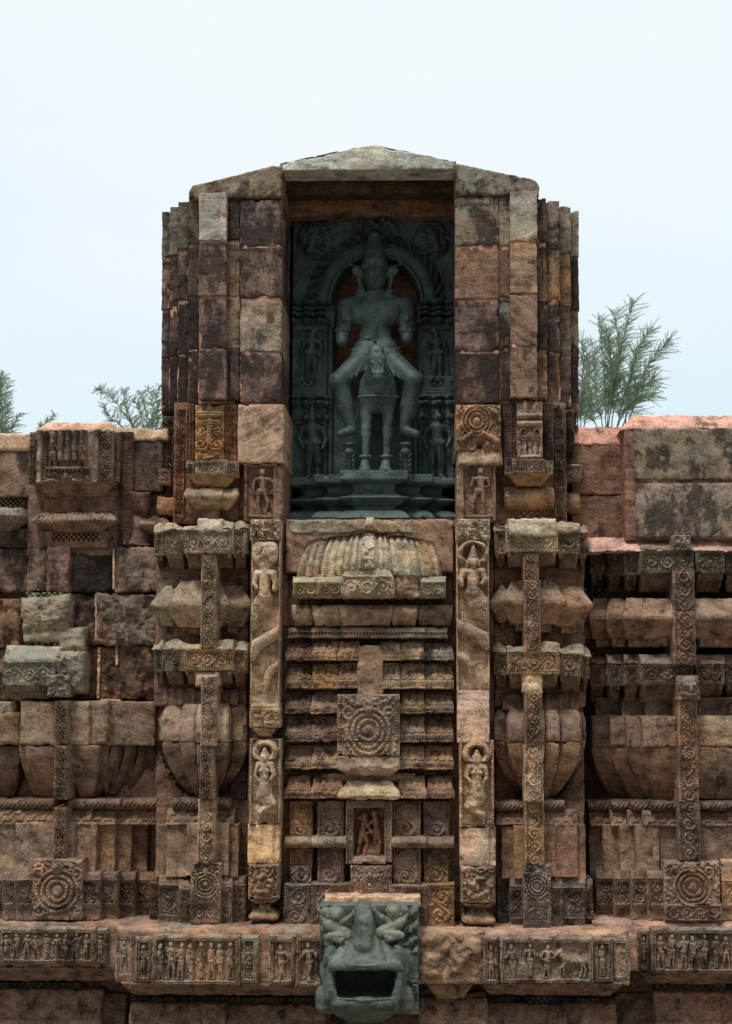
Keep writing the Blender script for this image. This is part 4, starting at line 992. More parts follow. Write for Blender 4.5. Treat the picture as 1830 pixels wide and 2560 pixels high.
for rc in ((650, 250, 696, 640), (890, 250, 936, 640)): slab(niche, rc, -.02, k=KC, D=80, c=(128, 108, 90), st=.25, li=.3, r=2, step=1.5, relief=strip(4, 3, rc[0]))
slab(niche, (692, 250, 894, 294), -.02, k=KC, D=80, c=(128, 108, 90), st=.25, li=.3, r=2, step=1.5, relief=lambda U, V, W, H: 3 * (np.mod(U, 6) < 3.5) * (V < 11) + 0)
slab(niche, (692, 596, 894, 640), -.02, k=KC, D=80, c=(134, 114, 98), st=.25, li=.3, r=2, step=1.5, relief=lambda U, V, W, H: 3 * (np.mod(U, 6) < 3.5) * (V > 8))
niche.build('niche_frame', STONE, panel)
def couple(U, V, W, H):
    x = U / W * 200; y = V / H * 300
    sg = [(70, 45, 72, 55, 26, 24, 26), (48, 60, 50, 62, 20, 18, 20), (135, 30, 135, 42, 24, 20, 26), (78, 85, 62, 150, 28, 24, 22), (140, 70, 150, 140, 27, 24, 24), (85, 90, 125, 150, 13, 10, 28),
          (125, 75, 88, 118, 12, 10, 28), (60, 150, 45, 210, 26, 18, 22), (45, 210, 28, 285, 17, 12, 20), (75, 155, 95, 205, 24, 18, 22), (95, 205, 70, 285, 17, 12, 20),
          (150, 145, 140, 205, 28, 20, 24), (140, 205, 165, 280, 18, 12, 22), (155, 150, 168, 210, 24, 18, 22), (168, 210, 160, 285, 17, 12, 20), (150, 130, 85, 150, 12, 12, 26),
          (100, 250, 140, 280, 45, 38, 16), (20, 290, 180, 290, 14, 14, 20)]
    return caps(x, y, sg) * .62 + 1.2 * n2(U, V, 8, 3)
pn('couple_relief', (690, 288, 896, 602), .20, KC, D=30, c=(140, 100, 74), st=.15, li=.05, r=1, step=1.4, relief=couple)
pn('medallion_block', (678, 648, 932, 838), -.02, KC, D=80, c=(132, 112, 96), st=.25, li=.3, r=3, step=1.5, relief=lambda U, V, W, H: medal(U, V, W, H, .48, .62, H * .30, 7, 8, 24) + 5 * (V > H * .92))
for a, b, Y, c_, sd, y0 in ((268, 436, .02, (112, 98, 92), 1, 764), (434, 690, -.04, (120, 100, 88), 5, 762), (920, 1150, -.04, (126, 104, 90), 7, 770), (1146, 1320, .02, (148, 112, 72), 3, 762)):
    pn('base_block', (a, y0, b, 1034), Y, KC, D=90, c=c_, st=.3, li=.3, r=3, step=1.5, relief=frame(8, 5, seed=sd, amp=6))
pn('base_block', (520, 838, 1108, 905), -.30, KC, D=90, c=(176, 140, 108), st=.1, li=.15, r=4, step=5)

# ------------------------------------------------------------------ carved piers
def oct_(amt): return lambda v: np.interp(v, [0, .06, .46, .54, 1], [-amt, -amt * .8, amt, amt, -amt * .7])
def pier(label, caps1, caps2, cush, vase, strips, roll, khura, flare, bases, rubble, cs, top1, core, eave_c):
    t = thing('carved_pier', label, 'pier', P((core[0] + core[1]) / 2, 2325, .1), 'carved piers')
    def o(name, rect, Y, **kw):
        M = Mesh(); slab(M, rect, Y, **kw); return M.build(name, STONE, t)
    o('core_masonry', (core[0], 1335, core[1], 1768), .34, D=340, c=cs[0], st=.4, li=.1, r=3, step=7, rough=2.5)
    o('core_masonry', (core[0] + 2, 1760, core[1] - 2, 2010), .52, D=290, c=cs[0], st=.5, li=.1, r=3, step=7, rough=2.5)
    o('core_masonry', (core[0], 2002, core[1], 2328), .34, D=340, c=cs[0], st=.4, li=.1, r=3, step=7, rough=2.5)
    for nm, cp, sd in (('capital', caps1, 1), ('capital', caps2, 20)):
        M = Mesh()
        xa, xb = cp[0][0], cp[-1][1]; yb = max(q[3] for q in cp); yt = min(q[2] for q in cp)
        for i, (a, b, y0, y1, Y, c_, e) in enumerate(cp):
            slab(M, (a, y0, b, y1), Y, D=100, c=c_, st=.3, li=.5, r=3, step=1.5, relief=frame(7.5, 5, seed=sd + i, amp=5.5, wear=.3 + e * .05), erode=e)
            slab(M, (a + 5, y1 - 2, b - 4, y1 + 34), Y + .06, D=90, c=(106, 84, 64), st=.4, li=.2, r=3, step=4, prof=lambda v: 8 - 34 * v, inset=lambda v: 3 * v)
            for q in (a + 8, b - 10):                     # little pendants
                slab(M, (q - 4, y1 - 2, q + 4, y1 + 10), Y + .02, D=18, c=c_, st=.3, li=.3, r=3.5, step=3, inset=lambda v: 1.5 * v)
            slab(M, (a - 2, y0 - 24, b + 2, y0 + 3), Y + .09, D=80, c=top1[0], st=.35, li=.6, r=6, step=2.6, prof=lambda v: 30 * v - 10, rough=4, relief=rock(4, 12, a), top=lambda u, a=a: 7 + 6 * np.sin(u * 5 + a))
        M.build(nm, STONE, t)
    for q in rubble: o('broken_cap', q[0], q[1], D=60, c=q[2], st=.2, li=.75, r=10, step=2.6, rough=4, erode=q[3], prof=lambda v: 22 * np.sqrt(np.clip(v, 0, 1)) - 6)
    M = Mesh()
    for a, b, y0, y1, Y, c_ in cush:
        slab(M, (a, y0, b, y1), Y, D=90, c=c_, st=.3, li=.55, r=3, step=3, rough=2, prof=oct_(20), inset=oct_(-15))
        slab(M, (a + 22, y1 - 2, b - 22, y1 + 18), Y + .1, D=70, c=BROWN, st=.5, r=2, step=3, relief=lambda U, V, W, H: 3 * (np.mod(U, 30) < 9))
    M.split('cushion_moulding', STONE, t)
    M = Mesh(); x0, x1, ya, ym, yb, facets, cv = vase
    W_ = x1 - x0
    pl = [((a - x0) / W_, (b - x0) / W_, 2.9 * o_) for a, b, o_ in facets]
    slab(M, (x0, ya, x1, ym), .11, D=110, c=cv[0], st=.3, li=.35, r=4, step=4, rough=1.8, plan=pl, relief=groove([q[0] for q in pl[1:]]), prof=lambda v: np.interp(v, [0, .06, .2, .45, .8, 1], [-26, -12, 0, 9, 10, 6]), inset=lambda v: np.interp(v, [0, .1, .3, 1], [14, 6, 0, 0]))
    slab(M, (x0, ym + 1, x1, yb), .11, D=110, c=cv[1], st=.4, li=.1, r=3, step=4, rough=1.8, plan=pl, relief=groove([q[0] for q in pl[1:]]), prof=lambda v: 6 - 86 * (v ** 1.7), inset=lambda v: 74 * v ** 1.9)
    M.build('vase_moulding', STONE, t)
    M = Mesh()
    for a, b, Y in ((x0 + 20, x1 - 20, .24), (x0 + 60, x1 - 60, .18)):
        slab(M, (a, ya - 38, b, ya + 4), Y, D=60, c=cs[0], st=.4, li=.3, r=2, step=4, prof=lambda v: -14 + 20 * v, relief=lambda U, V, W, H: 4 * (np.mod(U, 34) < 10))
    M.split('neck', STONE, t)
    for i, (a, b, y0, y1, Y, c_) in enumerate(strips):
        o('carved_strip', (a, y0, b, y1), Y, D=90, c=c_, st=.25, li=.35, r=2, step=1.45, relief=strip(8, 5.5, i * 3.3 + core[0]))
    for a, b, y0, y1, Y in roll:
        o('roll_moulding', (a, y0, b, y1), Y, D=60, c=(110, 88, 74), st=.4, r=10, step=2, prof=lambda v: 9 * np.sin(math.pi * v), relief=lambda U, V, W, H: 2.4 * np.cos((U + V) * .55))
    M = Mesh()
    for a, b, y0, y1, Y, c_ in khura:
        slab(M, (a, y0, b, y1), Y, D=80, c=c_, st=.4, r=3, step=2.4, prof=lambda v: -20 + 26 * v, relief=lambda U, V, W, H: 2.5 * (np.mod(U + 12 * (np.floor(V / 13) % 2), 24) / 24) + 2 * (np.mod(V, 13) / 13))
    M.split('tiled_slope', STONE, t)
    M = Mesh()
    for a, b, y0, y1, Y, c_ in flare:
        slab(M, (a, y0, b, y1), Y, D=90, c=c_, st=.35, li=.2, r=2.5, chip=2, step=4, rough=1.6, prof=lambda v: np.interp(v, [0, .6, .85, 1], [0, 0, 3, 10]))
    M.split('flared_dado', STONE, t)
    for i, (a, b, y0, y1, Y, c_, kind) in enumerate(bases):
        def fr(U, V, W, H, kind=kind, i=i):
            lo_ = np.clip(V - H * .18, 0, None)
            if kind == 'm':
                y_ = V / H
                g_ = frame(7, 4, seed=i, wear=.2)(U, np.clip(V - H * .56, 0, H), W, H * .32) * (y_ > .56) * (y_ < .88)
                return np.where(y_ < .55, medal(U, V, W, H * .55, .5, .58, W * .44, 7, i, 20), g_)
            return frame(8, 5, seed=i + core[0], amp=6)(U, np.clip(V - H * .16, 0, H), W, H * .6) * ((V > H * .16) & (V < H * .76))
        M = Mesh(); slab(M, (a, y0, b, y1), Y, D=100, c=c_, st=.35, li=.3, r=3, step=1.5, relief=fr, prof=(lambda v: np.interp(v, [0, .1, 1], [-8, 0, 0])) if kind != 'm' else None)
        if kind == 'p': slab(M, ((a + b) / 2 - 8, y0 - 14, (a + b) / 2 + 8, y0 + 10), Y + .01, D=30, c=c_, st=.3, r=6, step=2.5, inset=lambda v: 4 * (1 - v))
        M.build('base_block', STONE, t)
    return t
G1 = (138, 126, 106)
pier('carved pier with a pale angular cushion moulding, left of the headless serpent pillar',
     [(386, 413, 1328, 1390, .14, (116, 108, 92), 0), (412, 462, 1326, 1386, .0, G1, 0), (460, 582, 1324, 1384, -.12, (144, 130, 110), 0), (580, 618, 1322, 1384, .0, G1, 0)],
     [(384, 412, 1622, 1682, .14, (110, 104, 84), 2), (411, 462, 1621, 1678, .0, (128, 116, 88), 2), (459, 583, 1621, 1676, -.12, (156, 128, 92), 2), (580, 618, 1624, 1684, .0, (128, 104, 78), 2)],
     [(394, 440, 1462, 1566, .16, (132, 122, 98)), (432, 560, 1450, 1568, .06, (146, 128, 98)), (545, 616, 1462, 1566, .14, (126, 106, 82))],
     (386, 615, 1759, 1854, 1999, [(386, 402, -22), (402, 455, -4), (455, 498, 12), (498, 535, 20), (535, 576, 12), (576, 615, -8)], [(150, 128, 104), (112, 88, 70)]),
     [(503, 541, 1384, 1452, -.10, (140, 124, 98)), (502, 540, 1450, 1620, -.13, (142, 122, 94)), (502, 541, 1690, 1866, -.19, (148, 126, 100)), (499, 534, 1864, 1998, -.18, (122, 102, 86)), (494, 537, 1998, 2162, -.10, (152, 130, 102))],
     [(430, 575, 1997, 2025, .12)],
     [(414, 500, 2024, 2062, .10, BROWN), (530, 586, 2024, 2062, .12, BROWN)],
     [(390, 420, 2062, 2192, .22, (112, 88, 70)), (416, 470, 2060, 2192, .10, (122, 98, 74)), (466, 502, 2058, 2188, .02, (128, 102, 78)), (530, 572, 2058, 2188, .04, (124, 104, 82)), (566, 596, 2060, 2192, .12, (118, 94, 72))],
     [(374, 404, 2186, 2318, .24, (114, 82, 64), 'p'), (396, 452, 2190, 2320, .08, (112, 98, 84), ''), (446, 484, 2200, 2322, .02, (120, 100, 78), ''), (476, 551, 2158, 2326, -.08, (138, 116, 92), 'm'), (548, 580, 2196, 2322, .02, (124, 106, 94), 'p'), (576, 614, 2192, 2320, .1, (116, 96, 80), '')],
     [((494, 1296, 556, 1334), -.10, (150, 144, 122), 2), ((470, 1612, 580, 1634), -.06, (176, 132, 82), 4), ((488, 1676, 548, 1716), -.12, (160, 136, 108), 5)],
     [(118, 90, 72)], [(140, 130, 106)], (388, 619), OCHRE)
pier('carved pier with broken cap and reddish angular cushion, right of the hooded serpent pillar',
     [(1236, 1268, 1326, 1386, .12, G1, 2), (1265, 1396, 1322, 1380, -.12, (146, 132, 108), 6), (1392, 1450, 1326, 1386, .0, (130, 116, 94), 0), (1446, 1467, 1332, 1396, .12, (110, 94, 78), 1)],
     [(1235, 1272, 1628, 1688, .10, (122, 104, 82), 0), (1270, 1399, 1627, 1687, -.12, (144, 124, 94), 0), (1396, 1456, 1632, 1692, .0, (130, 106, 80), 0), (1453, 1474, 1640, 1696, .12, (110, 88, 70), 1)],
     [(1237, 1275, 1462, 1556, .14, (134, 110, 84)), (1266, 1330, 1450, 1560, .08, (140, 114, 86)), (1325, 1400, 1450, 1562, .06, (140, 106, 82)), (1380, 1466, 1462, 1566, .10, (134, 100, 74))],
     (1236, 1468, 1772, 1854, 2002, [(1236, 1268, -10), (1268, 1312, 6), (1312, 1358, 20), (1358, 1398, 12), (1398, 1454, 4), (1454, 1468, -14)], [(122, 98, 82), (128, 98, 72)]),
     [(1308, 1347, 1384, 1452, -.10, (138, 104, 78)), (1311, 1352, 1450, 1630, -.13, (132, 104, 84)), (1313, 1356, 1728, 1866, -.19, (130, 102, 78)), (1311, 1359, 1864, 2004, -.18, (160, 138, 108)), (1312, 1361, 2004, 2164, -.10, (146, 116, 80))],
     [(1236, 1310, 2004, 2028, .14), (1358, 1412, 2002, 2028, .10)],
     [(1240, 1312, 2026, 2062, .14, BROWN), (1360, 1446, 2026, 2064, .10, (126, 98, 78))],
     [(1254, 1288, 2064, 2196, .14, (118, 84, 60)), (1284, 1314, 2064, 2196, .08, (140, 104, 64)), (1359, 1390, 2064, 2192, .02, (130, 92, 64)), (1386, 1444, 2062, 2192, .06, (128, 90, 70)), (1440, 1464, 2062, 2196, .14, (122, 86, 64))],
     [(1243, 1278, 2192, 2326, .22, (84, 76, 76), ''), (1274, 1312, 2192, 2328, .08, (104, 90, 86), 'p'), (1309, 1378, 2160, 2330, -.08, (114, 102, 96), 'm'), (1374, 1408, 2196, 2328, .02, (108, 94, 88), 'p'), (1405, 1464, 2196, 2326, .06, (104, 92, 86), ''), (1460, 1483, 2200, 2324, .16, (112, 90, 84), '')],
     [((1270, 1294, 1390, 1342), -.14, (152, 144, 120), 6), ((1306, 1672, 1358, 1732), -.12, (160, 138, 106), 5), ((1380, 1306, 1450, 1336), -.02, (140, 128, 104), 5)],
     [(116, 86, 66)], [(136, 120, 96)], (1236, 1462), OCHRE)

# ------------------------------------------------------------------ temple wall on the left
lw = thing('temple_wall', 'patched left side wall of broken carvings and dark blocks under a tan plaster coping', 'wall', P(190, 2310, .6))
def lo_(name, rect, Y, k=K4, parent=None, mat=STONE, label=None, **kw):
    M = Mesh(); slab(M, rect, Y, k=k, **kw); return M.build(name, mat, parent or lw, label=label)
lo_('core_masonry', (-420, 1100, 640, 2330), .78, None, D=300, c=MORT, st=.35, li=0, r=2, step=20)
lo_('coping', (-420, 1083, 76, 1128), .46, None, mat=PLAS, D=420, c=(178, 142, 110), st=.1, li=.2, r=8, step=6, rough=3, top=lambda u: 6 * (1 - u))
lo_('coping', (84, 1050, 294, 1080), .36, None, mat=PLAS, D=440, c=(186, 140, 108), st=.05, li=.2, r=10, step=5, rough=3, inset=lambda v: 26 * (1 - v), prof=lambda v: -26 * (1 - v))
lo_('coping', (286, 1068, 420, 1102), .52, None, mat=PLAS, D=400, c=(164, 134, 100), st=.15, li=.3, r=8, step=5, rough=3, prof=lambda v: -14 * (1 - v))
lo_('stone_block', (-420, 1122, 74, 1242), .50, None, D=200, c=(128, 104, 82), st=.55, li=.35, r=5, step=5, rough=2.4)
lo_('stone_block', (70, 1078, 300, 1390), .50, None, D=200, c=(116, 90, 74), st=.3, li=.2, r=4, step=6)
def lefties(U, V, W, H):
    x, y = U / W, V / H
    h = 7 * ((x < .08) | (x > .92)) + 0.0
    h = h + beadcols(1)(U, V, 14, H) * ((U > W * .1) & (U < W * .17))
    cols = 9 * np.sqrt(np.abs(np.sin(math.pi * (x - .2) / .6 * 5))) * ((x > .2) & (x < .8) & (y < .58))
    fg = caps(U, V, human(W * .27, H * .22, H * .48, 3, .8, 11) + human(W * .72, H * .22, H * .48, 4, .8, 11, -1) + human(W * .50, H * .52, H * .16, 7, 1.2, 9))
    seat = 8 * ((y > .70) & (y < .75) & (x > .16) & (x < .84)) + 6 * (np.mod(U, 10) < 5) * ((y > .75) & (y < .79)) * ((x > .16) & (x < .84))
    low = 8 * ss(-.1, .4, n2(U, V, 12, 3, 3)) * ((y > .80) & (y < .97) & (x > .16) & (x < .84))
    return np.maximum.reduce([h, cols, fg, seat, low])
cb = lo_('carved_box', (206, 428, 545, 722), .20, D=110, c=(120, 98, 80), st=.45, li=.45, r=3, step=1.6, relief=lefties)
lo_('carved_box_side', (160, 436, 212, 722), .26, parent=cb, D=90, c=(116, 102, 84), st=.45, li=.6, r=3, step=1.6, relief=strip(5, 6, 2))
lo_('carved_box_side', (540, 432, 616, 724), .22, parent=cb, D=100, c=(120, 102, 82), st=.4, li=.5, r=3, step=1.6, relief=strip(6, 6, 5))
lo_('carved_box_side', (612, 440, 652, 716), .34, parent=cb, D=80, c=(126, 104, 76), st=.4, li=.4, r=3, step=1.8, relief=beadcols(2, 3))
lo_('corbel', (180, 722, 640, 790), .34, D=90, c=(124, 92, 70), st=.25, r=6, step=5, prof=lambda v: 28 * (1 - v) ** 1.5 - 4, inset=lambda v: 34 * v)
lo_('neck', (240, 785, 590, 880), .44, D=60, c=(120, 86, 68), st=.3, r=4, step=5, prof=lambda v: -8 * np.sin(math.pi * v))
lo_('disc_capital', (168, 872, 642, 984), .30, D=110, c=(130, 108, 88), st=.4, li=.7, r=10, step=3, rough=3, erode=3, prof=lambda v: np.interp(v, [0, .2, .45, .6, 1], [-18, 2, 16, 12, -24]), inset=lambda v: np.interp(v, [0, .3, .5, 1], [24, 4, 0, 52]), relief=lambda U, V, W, H: 2.5 * np.cos(U * .5))
lo_('pierced_neck', (206, 980, 598, 1074), .42, D=70, c=(118, 88, 70), st=.4, r=3, step=1.7, relief=lambda U, V, W, H: checker(U, V, W, H, 6.2, 9) * ((V > H * .1) & (V < H * .6) & (U > W * .2) & (U < W * .86)))
lo_('carved_strip', (650, 436, 722, 1070), .48, D=120, c=(110, 82, 68), st=.45, r=3, step=1.7, relief=beadcols(2, 6))
lo_('stone_block', (722, 470, 892, 764), .55, D=120, c=(84, 70, 62), st=.7, li=.1, r=5, step=5, rough=2.5)
lo_('stone_block', (700, 1060, 720, 770), .55, D=80, c=RED, st=.3, r=3, step=5)
lo_('small_capital', (756, 895, 932, 1002), .50, D=120, c=(118, 94, 76), st=.45, li=.4, r=9, step=3, erode=4, prof=lambda v: np.interp(v, [0, .2, .45, .6, 1], [-16, 0, 14, 8, -20]), inset=lambda v: np.interp(v, [0, .3, .5, 1], [16, 2, 0, 26]))
lo_('pierced_band', (-100, 795, 160, 850), .55, D=60, c=(100, 86, 70), st=.5, li=.5, r=2, step=1.7, relief=lattice(4, 9))
lo_('disc_capital', (-200, 850, 136, 972), .36, D=110, c=(126, 114, 98), st=.4, li=.7, r=10, step=3, rough=3, prof=lambda v: np.interp(v, [0, .2, .4, .55, 1], [-10, 2, 14, 8, -28]), inset=lambda v: np.interp(v, [0, .3, .5, 1], [10, 2, 0, 48]), relief=lambda U, V, W, H: 2 * np.cos(U * .5))
lo_('stone_block', (-300, 966, 206, 1078), .60, D=90, c=(90, 80, 72), st=.6, li=.3, r=5, step=6, rough=2.5)
# rough ashlar courses
for rc, Y, c_, st_, li_ in (((-300, 1078, 146, 1318), .56, (108, 84, 78), .45, .2), ((146, 1080, 262, 1316), .42, (104, 84, 76), .4, .2), ((252, 1056, 372, 1318), .34, (118, 88, 76), .35, .2), ((362, 1056, 622, 1318), .50, (76, 66, 60), .85, .2), ((624, 1066, 885, 1318), .36, (116, 96, 80), .4, .35)):
    lo_('stone_block', rc, Y, D=110, c=c_, st=st_ + .1, li=li_ + .1, r=7, step=3, rough=4, erode=9, chip=9)
for rc, Y, c_, st_, li_, e in (((-300, 210, 105, 480), .52, (112, 84, 66), .45, .1, 5), ((385, 185, 528, 470), .56, (100, 74, 68), .5, .2, 5), ((524, 182, 870, 470), .38, (114, 98, 84), .45, .4, 9),
                               ((-300, 476, 40, 770), .58, (104, 82, 64), .5, .2, 4), ((430, 470, 545, 765), .60, (92, 70, 66), .55, .2, 3), ((540, 472, 842, 768), .46, (112, 78, 58), .5, .15, 8)):
    lo_('stone_block', rc, Y, K6, D=110, c=c_, st=st_ + .1, li=li_ + .1, r=8, step=3, rough=4.5, erode=e * 1.6 + 3, chip=10)
lo_('broken_carving', (100, 180, 385, 455), .28, K6, D=150, c=(122, 112, 92), st=.3, li=.75, r=14, step=2.8, rough=5, erode=14, prof=lambda v: 14 * np.sin(math.pi * np.clip(v * 1.3, 0, 1)), top=lambda u: 10 * (1 - u), inset=lambda v: 4 + 8 * v)
lo_('pierced_band', (140, 176, 345, 206), .34, K6, D=60, c=(110, 112, 92), st=.3, li=.7, r=2, step=1.7, relief=lattice(2, 7))
lo_('broken_carving', (315, 370, 450, 500), .30, K6, D=90, c=(130, 120, 98), st=.3, li=.7, r=12, step=2.6, rough=5, erode=8)
M = Mesh(); slab(M, (18, 555, 300, 690), .14, k=K6, D=150, c=(122, 122, 104), st=.35, li=.7, r=3, step=1.5, relief=frame(8, 5, seed=4, amp=6))
slab(M, (296, 500, 450, 735), .20, k=K6, D=130, c=(118, 118, 102), st=.4, li=.6, r=12, step=2.6, rough=4, erode=8, relief=lambda U, V, W, H: 5 * ss(0, .4, n2(U, V, 9, 2)) * (U < W * .4))
slab(M, (26, 468, 330, 560), .24, k=K6, D=90, c=(134, 132, 110), st=.2, li=.8, r=8, step=3, rough=3, prof=lambda v: 26 * v - 8)
slab(M, (32, 688, 260, 765), .22, k=K6, D=110, c=(108, 96, 76), st=.35, li=.4, r=5, step=4, prof=lambda v: 14 - 26 * v)
slab(M, (255, 630, 375, 752), .10, k=K6, D=80, c=(120, 116, 100), st=.35, li=.6, r=8, step=1.7, erode=3, relief=lambda U, V, W, H: 7 * ss(-.1, .4, n2(U, V, 9, 7, 3)))
slab(M, (150, 455, 330, 490), .3, k=K6, D=60, c=DARK, st=.3, r=2, step=1.7, relief=lattice(2, 7))
M.build('carved_fragment', STONE, lw)
lo_('stone_block', (576, 775, 850, 1020), .42, K6, D=120, c=(118, 96, 76), st=.3, li=.3, r=5, step=4, rough=2.5, erode=2)
lo_('stone_block', (108, 775, 580, 1018), .22, K6, D=150, c=(136, 112, 88), st=.25, li=.35, r=9, step=4, rough=3, erode=3, plan=[(0, .42, 4), (.42, .8, 0), (.8, 1, -14)])
lo_('stone_block', (-300, 835, 112, 1018), .30, K6, D=150, c=(124, 96, 72), st=.35, li=.4, r=9, step=4, rough=3, erode=3)
lo_('stone_block', (-300, 775, 84, 850), .36, K6, D=120, c=(112, 112, 92), st=.35, li=.8, r=8, step=4, rough=3, erode=3)
M = Mesh()
cv = lambda v: 4 - 64 * v ** 1.6
x_ = [(-420, 50, .40, (98, 76, 62)), (46, 140, .28, (112, 84, 62)), (62, 168, .24, (118, 88, 66)), (160, 248, .24, (120, 94, 74)), (240, 268, .40, (104, 82, 66)), (262, 295, .52, (96, 76, 62)), (290, 336, .62, (90, 72, 60)), (330, 390, .72, (84, 68, 58))]
for i, (a, b, Y, c_) in enumerate(x_):
    slab(M, (a, 1864, b, 2000), Y, D=120, c=c_, st=.4, li=.1, r=4, step=4, rough=2, prof=cv, inset=(lambda v, w_=b - a: np.minimum(.42 * w_, 30) * v ** 1.8))
# twisting facets that lean in towards the bottom
M.build('vase_moulding', STONE, lw)
M = Mesh()
for i in range(5):
    xt = 244 + i * 34; Yt = .36 + .09 * i
    v_ = np.linspace(0, 1, 26)[:, None]; q_ = np.linspace(0, 1, 6)[None]
    px = xt + 34 * q_ - 62 * v_ ** 1.5 * (1 - .12 * i) + 0 * v_; py = 1866 + 132 * v_ + 0 * q_
    pt = P(px, py, Yt + .20 * v_ ** 1.6 + .06 * (q_ - .2) ** 2 * 4 + 0 * px)
    nb = np.concatenate([pt, pt[:, -1:] + np.array((0.01, .25, 0))], 1)
    nb = nb + .006 * np.stack([fbm(nb * 9 + i, 2)] * 3, -1)
    I = np.arange(26 * 7).reshape(26, 7)
    M.add(nb, np.stack([I[:-1, :-1], I[1:, :-1], I[1:, 1:], I[:-1, 1:]], -1).reshape(-1, 4), np.concatenate([tint((112 - 5 * i, 88 - 4 * i, 72 - 3 * i)), [.35]]), .1)
M.split('curved_facet', STONE, lw)
for i, (y0, y1) in enumerate(((1752, 1864), (1862, 2000), (2018, 2148))):
    lo_('carved_strip', (137 - i * 2, y0, 170 - i * 2, y1), [.10, .06, .08][i], None, D=150, c=(118, 96, 76), st=.35, r=2, step=1.45, relief=strip(7, 5.5, i))
for a, b, Y in ((-420, 50, .30), (48, 134, .26), (168, 212, .26), (205, 300, .30), (290, 390, .38)):
    lo_('roll_moulding', (a, 1999, b, 2024), Y, None, D=90, c=(104, 84, 72), st=.4, r=10, step=2, prof=lambda v: 9 * np.sin(math.pi * v), relief=lambda U, V, W, H: 2.4 * np.cos((U + V) * .55))
def walltiles(segs, y0, y1):
    M = Mesh()
    for a, b, Y, c_ in segs:
        slab(M, (a, y0, b, y1), Y, D=110, c=c_, st=.35, r=3, step=2.4, prof=lambda v: -22 + 28 * v, relief=lambda U, V, W, H: 2.8 * (np.mod(U + V * .5 + 14 * (np.floor(V / 14) % 2), 28) / 28) + 2 * (np.mod(V, 14) / 14))
    return M
walltiles([(-420, 134, .22, BROWN), (168, 228, .26, BROWN), (224, 290, .32, BROWN), (286, 390, .40, BROWN)], 2022, 2062).split('tiled_slope', STONE, lw)
for a, b, Y, c_ in ((-420, 38, .20, (128, 104, 82)), (36, 74, .16, (124, 104, 86)), (72, 136, .12, (122, 100, 84)), (166, 186, .18, (118, 96, 80)), (182, 240, .24, (136, 104, 74)), (234, 287, .34, (138, 104, 68)), (282, 328, .44, (122, 88, 64)), (324, 368, .56, (112, 84, 66))):
    lo_('dado_block', (a, 2056, b, 2200), Y, None, D=120, c=c_, st=.3, li=.15, chip=2, r=2.5, step=4, rough=2, prof=lambda v: np.interp(v, [0, .7, 1], [0, 0, 8]))
def wbase(segs, par, seed, y0, y1):
    for i, (a, b, Y, c_) in enumerate(segs):
        M = Mesh(); slab(M, (a, y0, b, y1), Y, D=120, c=c_, st=.35, li=.25, r=3, step=1.5, relief=lambda U, V, W, H, i=i: frame(8, 5, seed=i + seed, amp=6)(U, np.clip(V - H * .14, 0, H), W, H * .58) * ((V > H * .14) & (V < H * .72)), prof=lambda v: np.interp(v, [0, .12, 1], [-7, 0, 0]))
        M.build('base_block', STONE, par)
wbase([(-420, 8, .16, (116, 94, 78)), (6, 44, .10, (118, 96, 80)), (40, 90, .06, (118, 96, 82)), (198, 249, .08, (116, 94, 78)), (246, 294, .20, (108, 88, 74)), (292, 337, .34, (104, 84, 70)), (334, 380, .48, (106, 82, 66))], lw, 3, 2182, 2302)
lo_('medallion', (82, 2148, 206, 2300), .0, None, D=130, c=(126, 102, 84), st=.3, li=.3, r=3, step=1.45, relief=lambda U, V, W, H: medal(U, V, W, H * .86, .5, .60, W * .44, 8, 5, 40))

for k_, x_a, y_a, x_b, y_b, Y in ((K4, 232, 1130, 244, 1222, .43), (K6, 200, 0, 238, 165, .43), (K6, 532, 478, 546, 762, .49), (K6, 632, 475, 646, 580, .49), (K6, 562, 778, 578, 1014, .39), (K4, 616, 1082, 628, 1300, .42), (K6, 518, 190, 532, 440, .48), (K6, 548, 764, 660, 776, .44)):
    lo_('mortar_seam', (x_a, y_a, x_b, y_b), Y, k_, D=30, c=(176, 140, 112), st=.1, li=.1, r=2, step=2.5, rough=2.5, erode=2)
# ------------------------------------------------------------------ temple wall on the right
rw = thing('temple_wall', 'right side wall of large grey stained blocks and dark carved mouldings under a pink plaster coping', 'wall', P(1650, 2310, .6))
def ro(name, rect, Y, k=K5, mat=STONE, label=None, **kw): return lo_(name, rect, Y, k, rw, mat, label, **kw)
ro('core_masonry', (1440, 1110, 2300, 1380), .80, None, D=300, c=(110, 80, 66), st=.4, li=0, r=2, step=20)
ro('core_masonry', (1440, 1372, 2300, 2330), 1.7, None, D=150, c=(110, 80, 66), st=.4, li=0, r=2, step=20)
ro('coping', (1420, 1062, 1600, 1112), .56, None, mat=PLAS, D=420, c=(172, 116, 98), st=.35, li=.3, r=5, step=6, rough=2.5, prof=lambda v: -34 * (1 - v))
ro('coping', (1560, 1030, 2300, 1072), .26, None, mat=PLAS, D=440, c=(182, 124, 108), st=.4, li=.35, r=6, step=6, rough=2.5, inset=lambda v: 36 * (1 - v) - 8, prof=lambda v: -44 * (1 - v))
ro('stone_block', (1430, 1110, 1564, 1236), .58, None, D=200, c=(122, 86, 68), st=.4, li=.1, r=4, step=5, rough=2.4)
ro('stone_block', (1430, 1238, 1592, 1362), .60, None, D=200, c=(112, 84, 68), st=.45, li=.1, r=4, step=5, rough=2.4)
ro('stone_block', (1586, 1070, 2300, 1198), .24, None, D=170, c=(118, 104, 84), st=.58, li=.6, r=4, step=5, rough=2.0)
ro('mortar_bed', (1562, 1072, 2300, 1350), .27, None, D=170, c=(124, 86, 70), st=.35, li=.0, r=3, step=12)
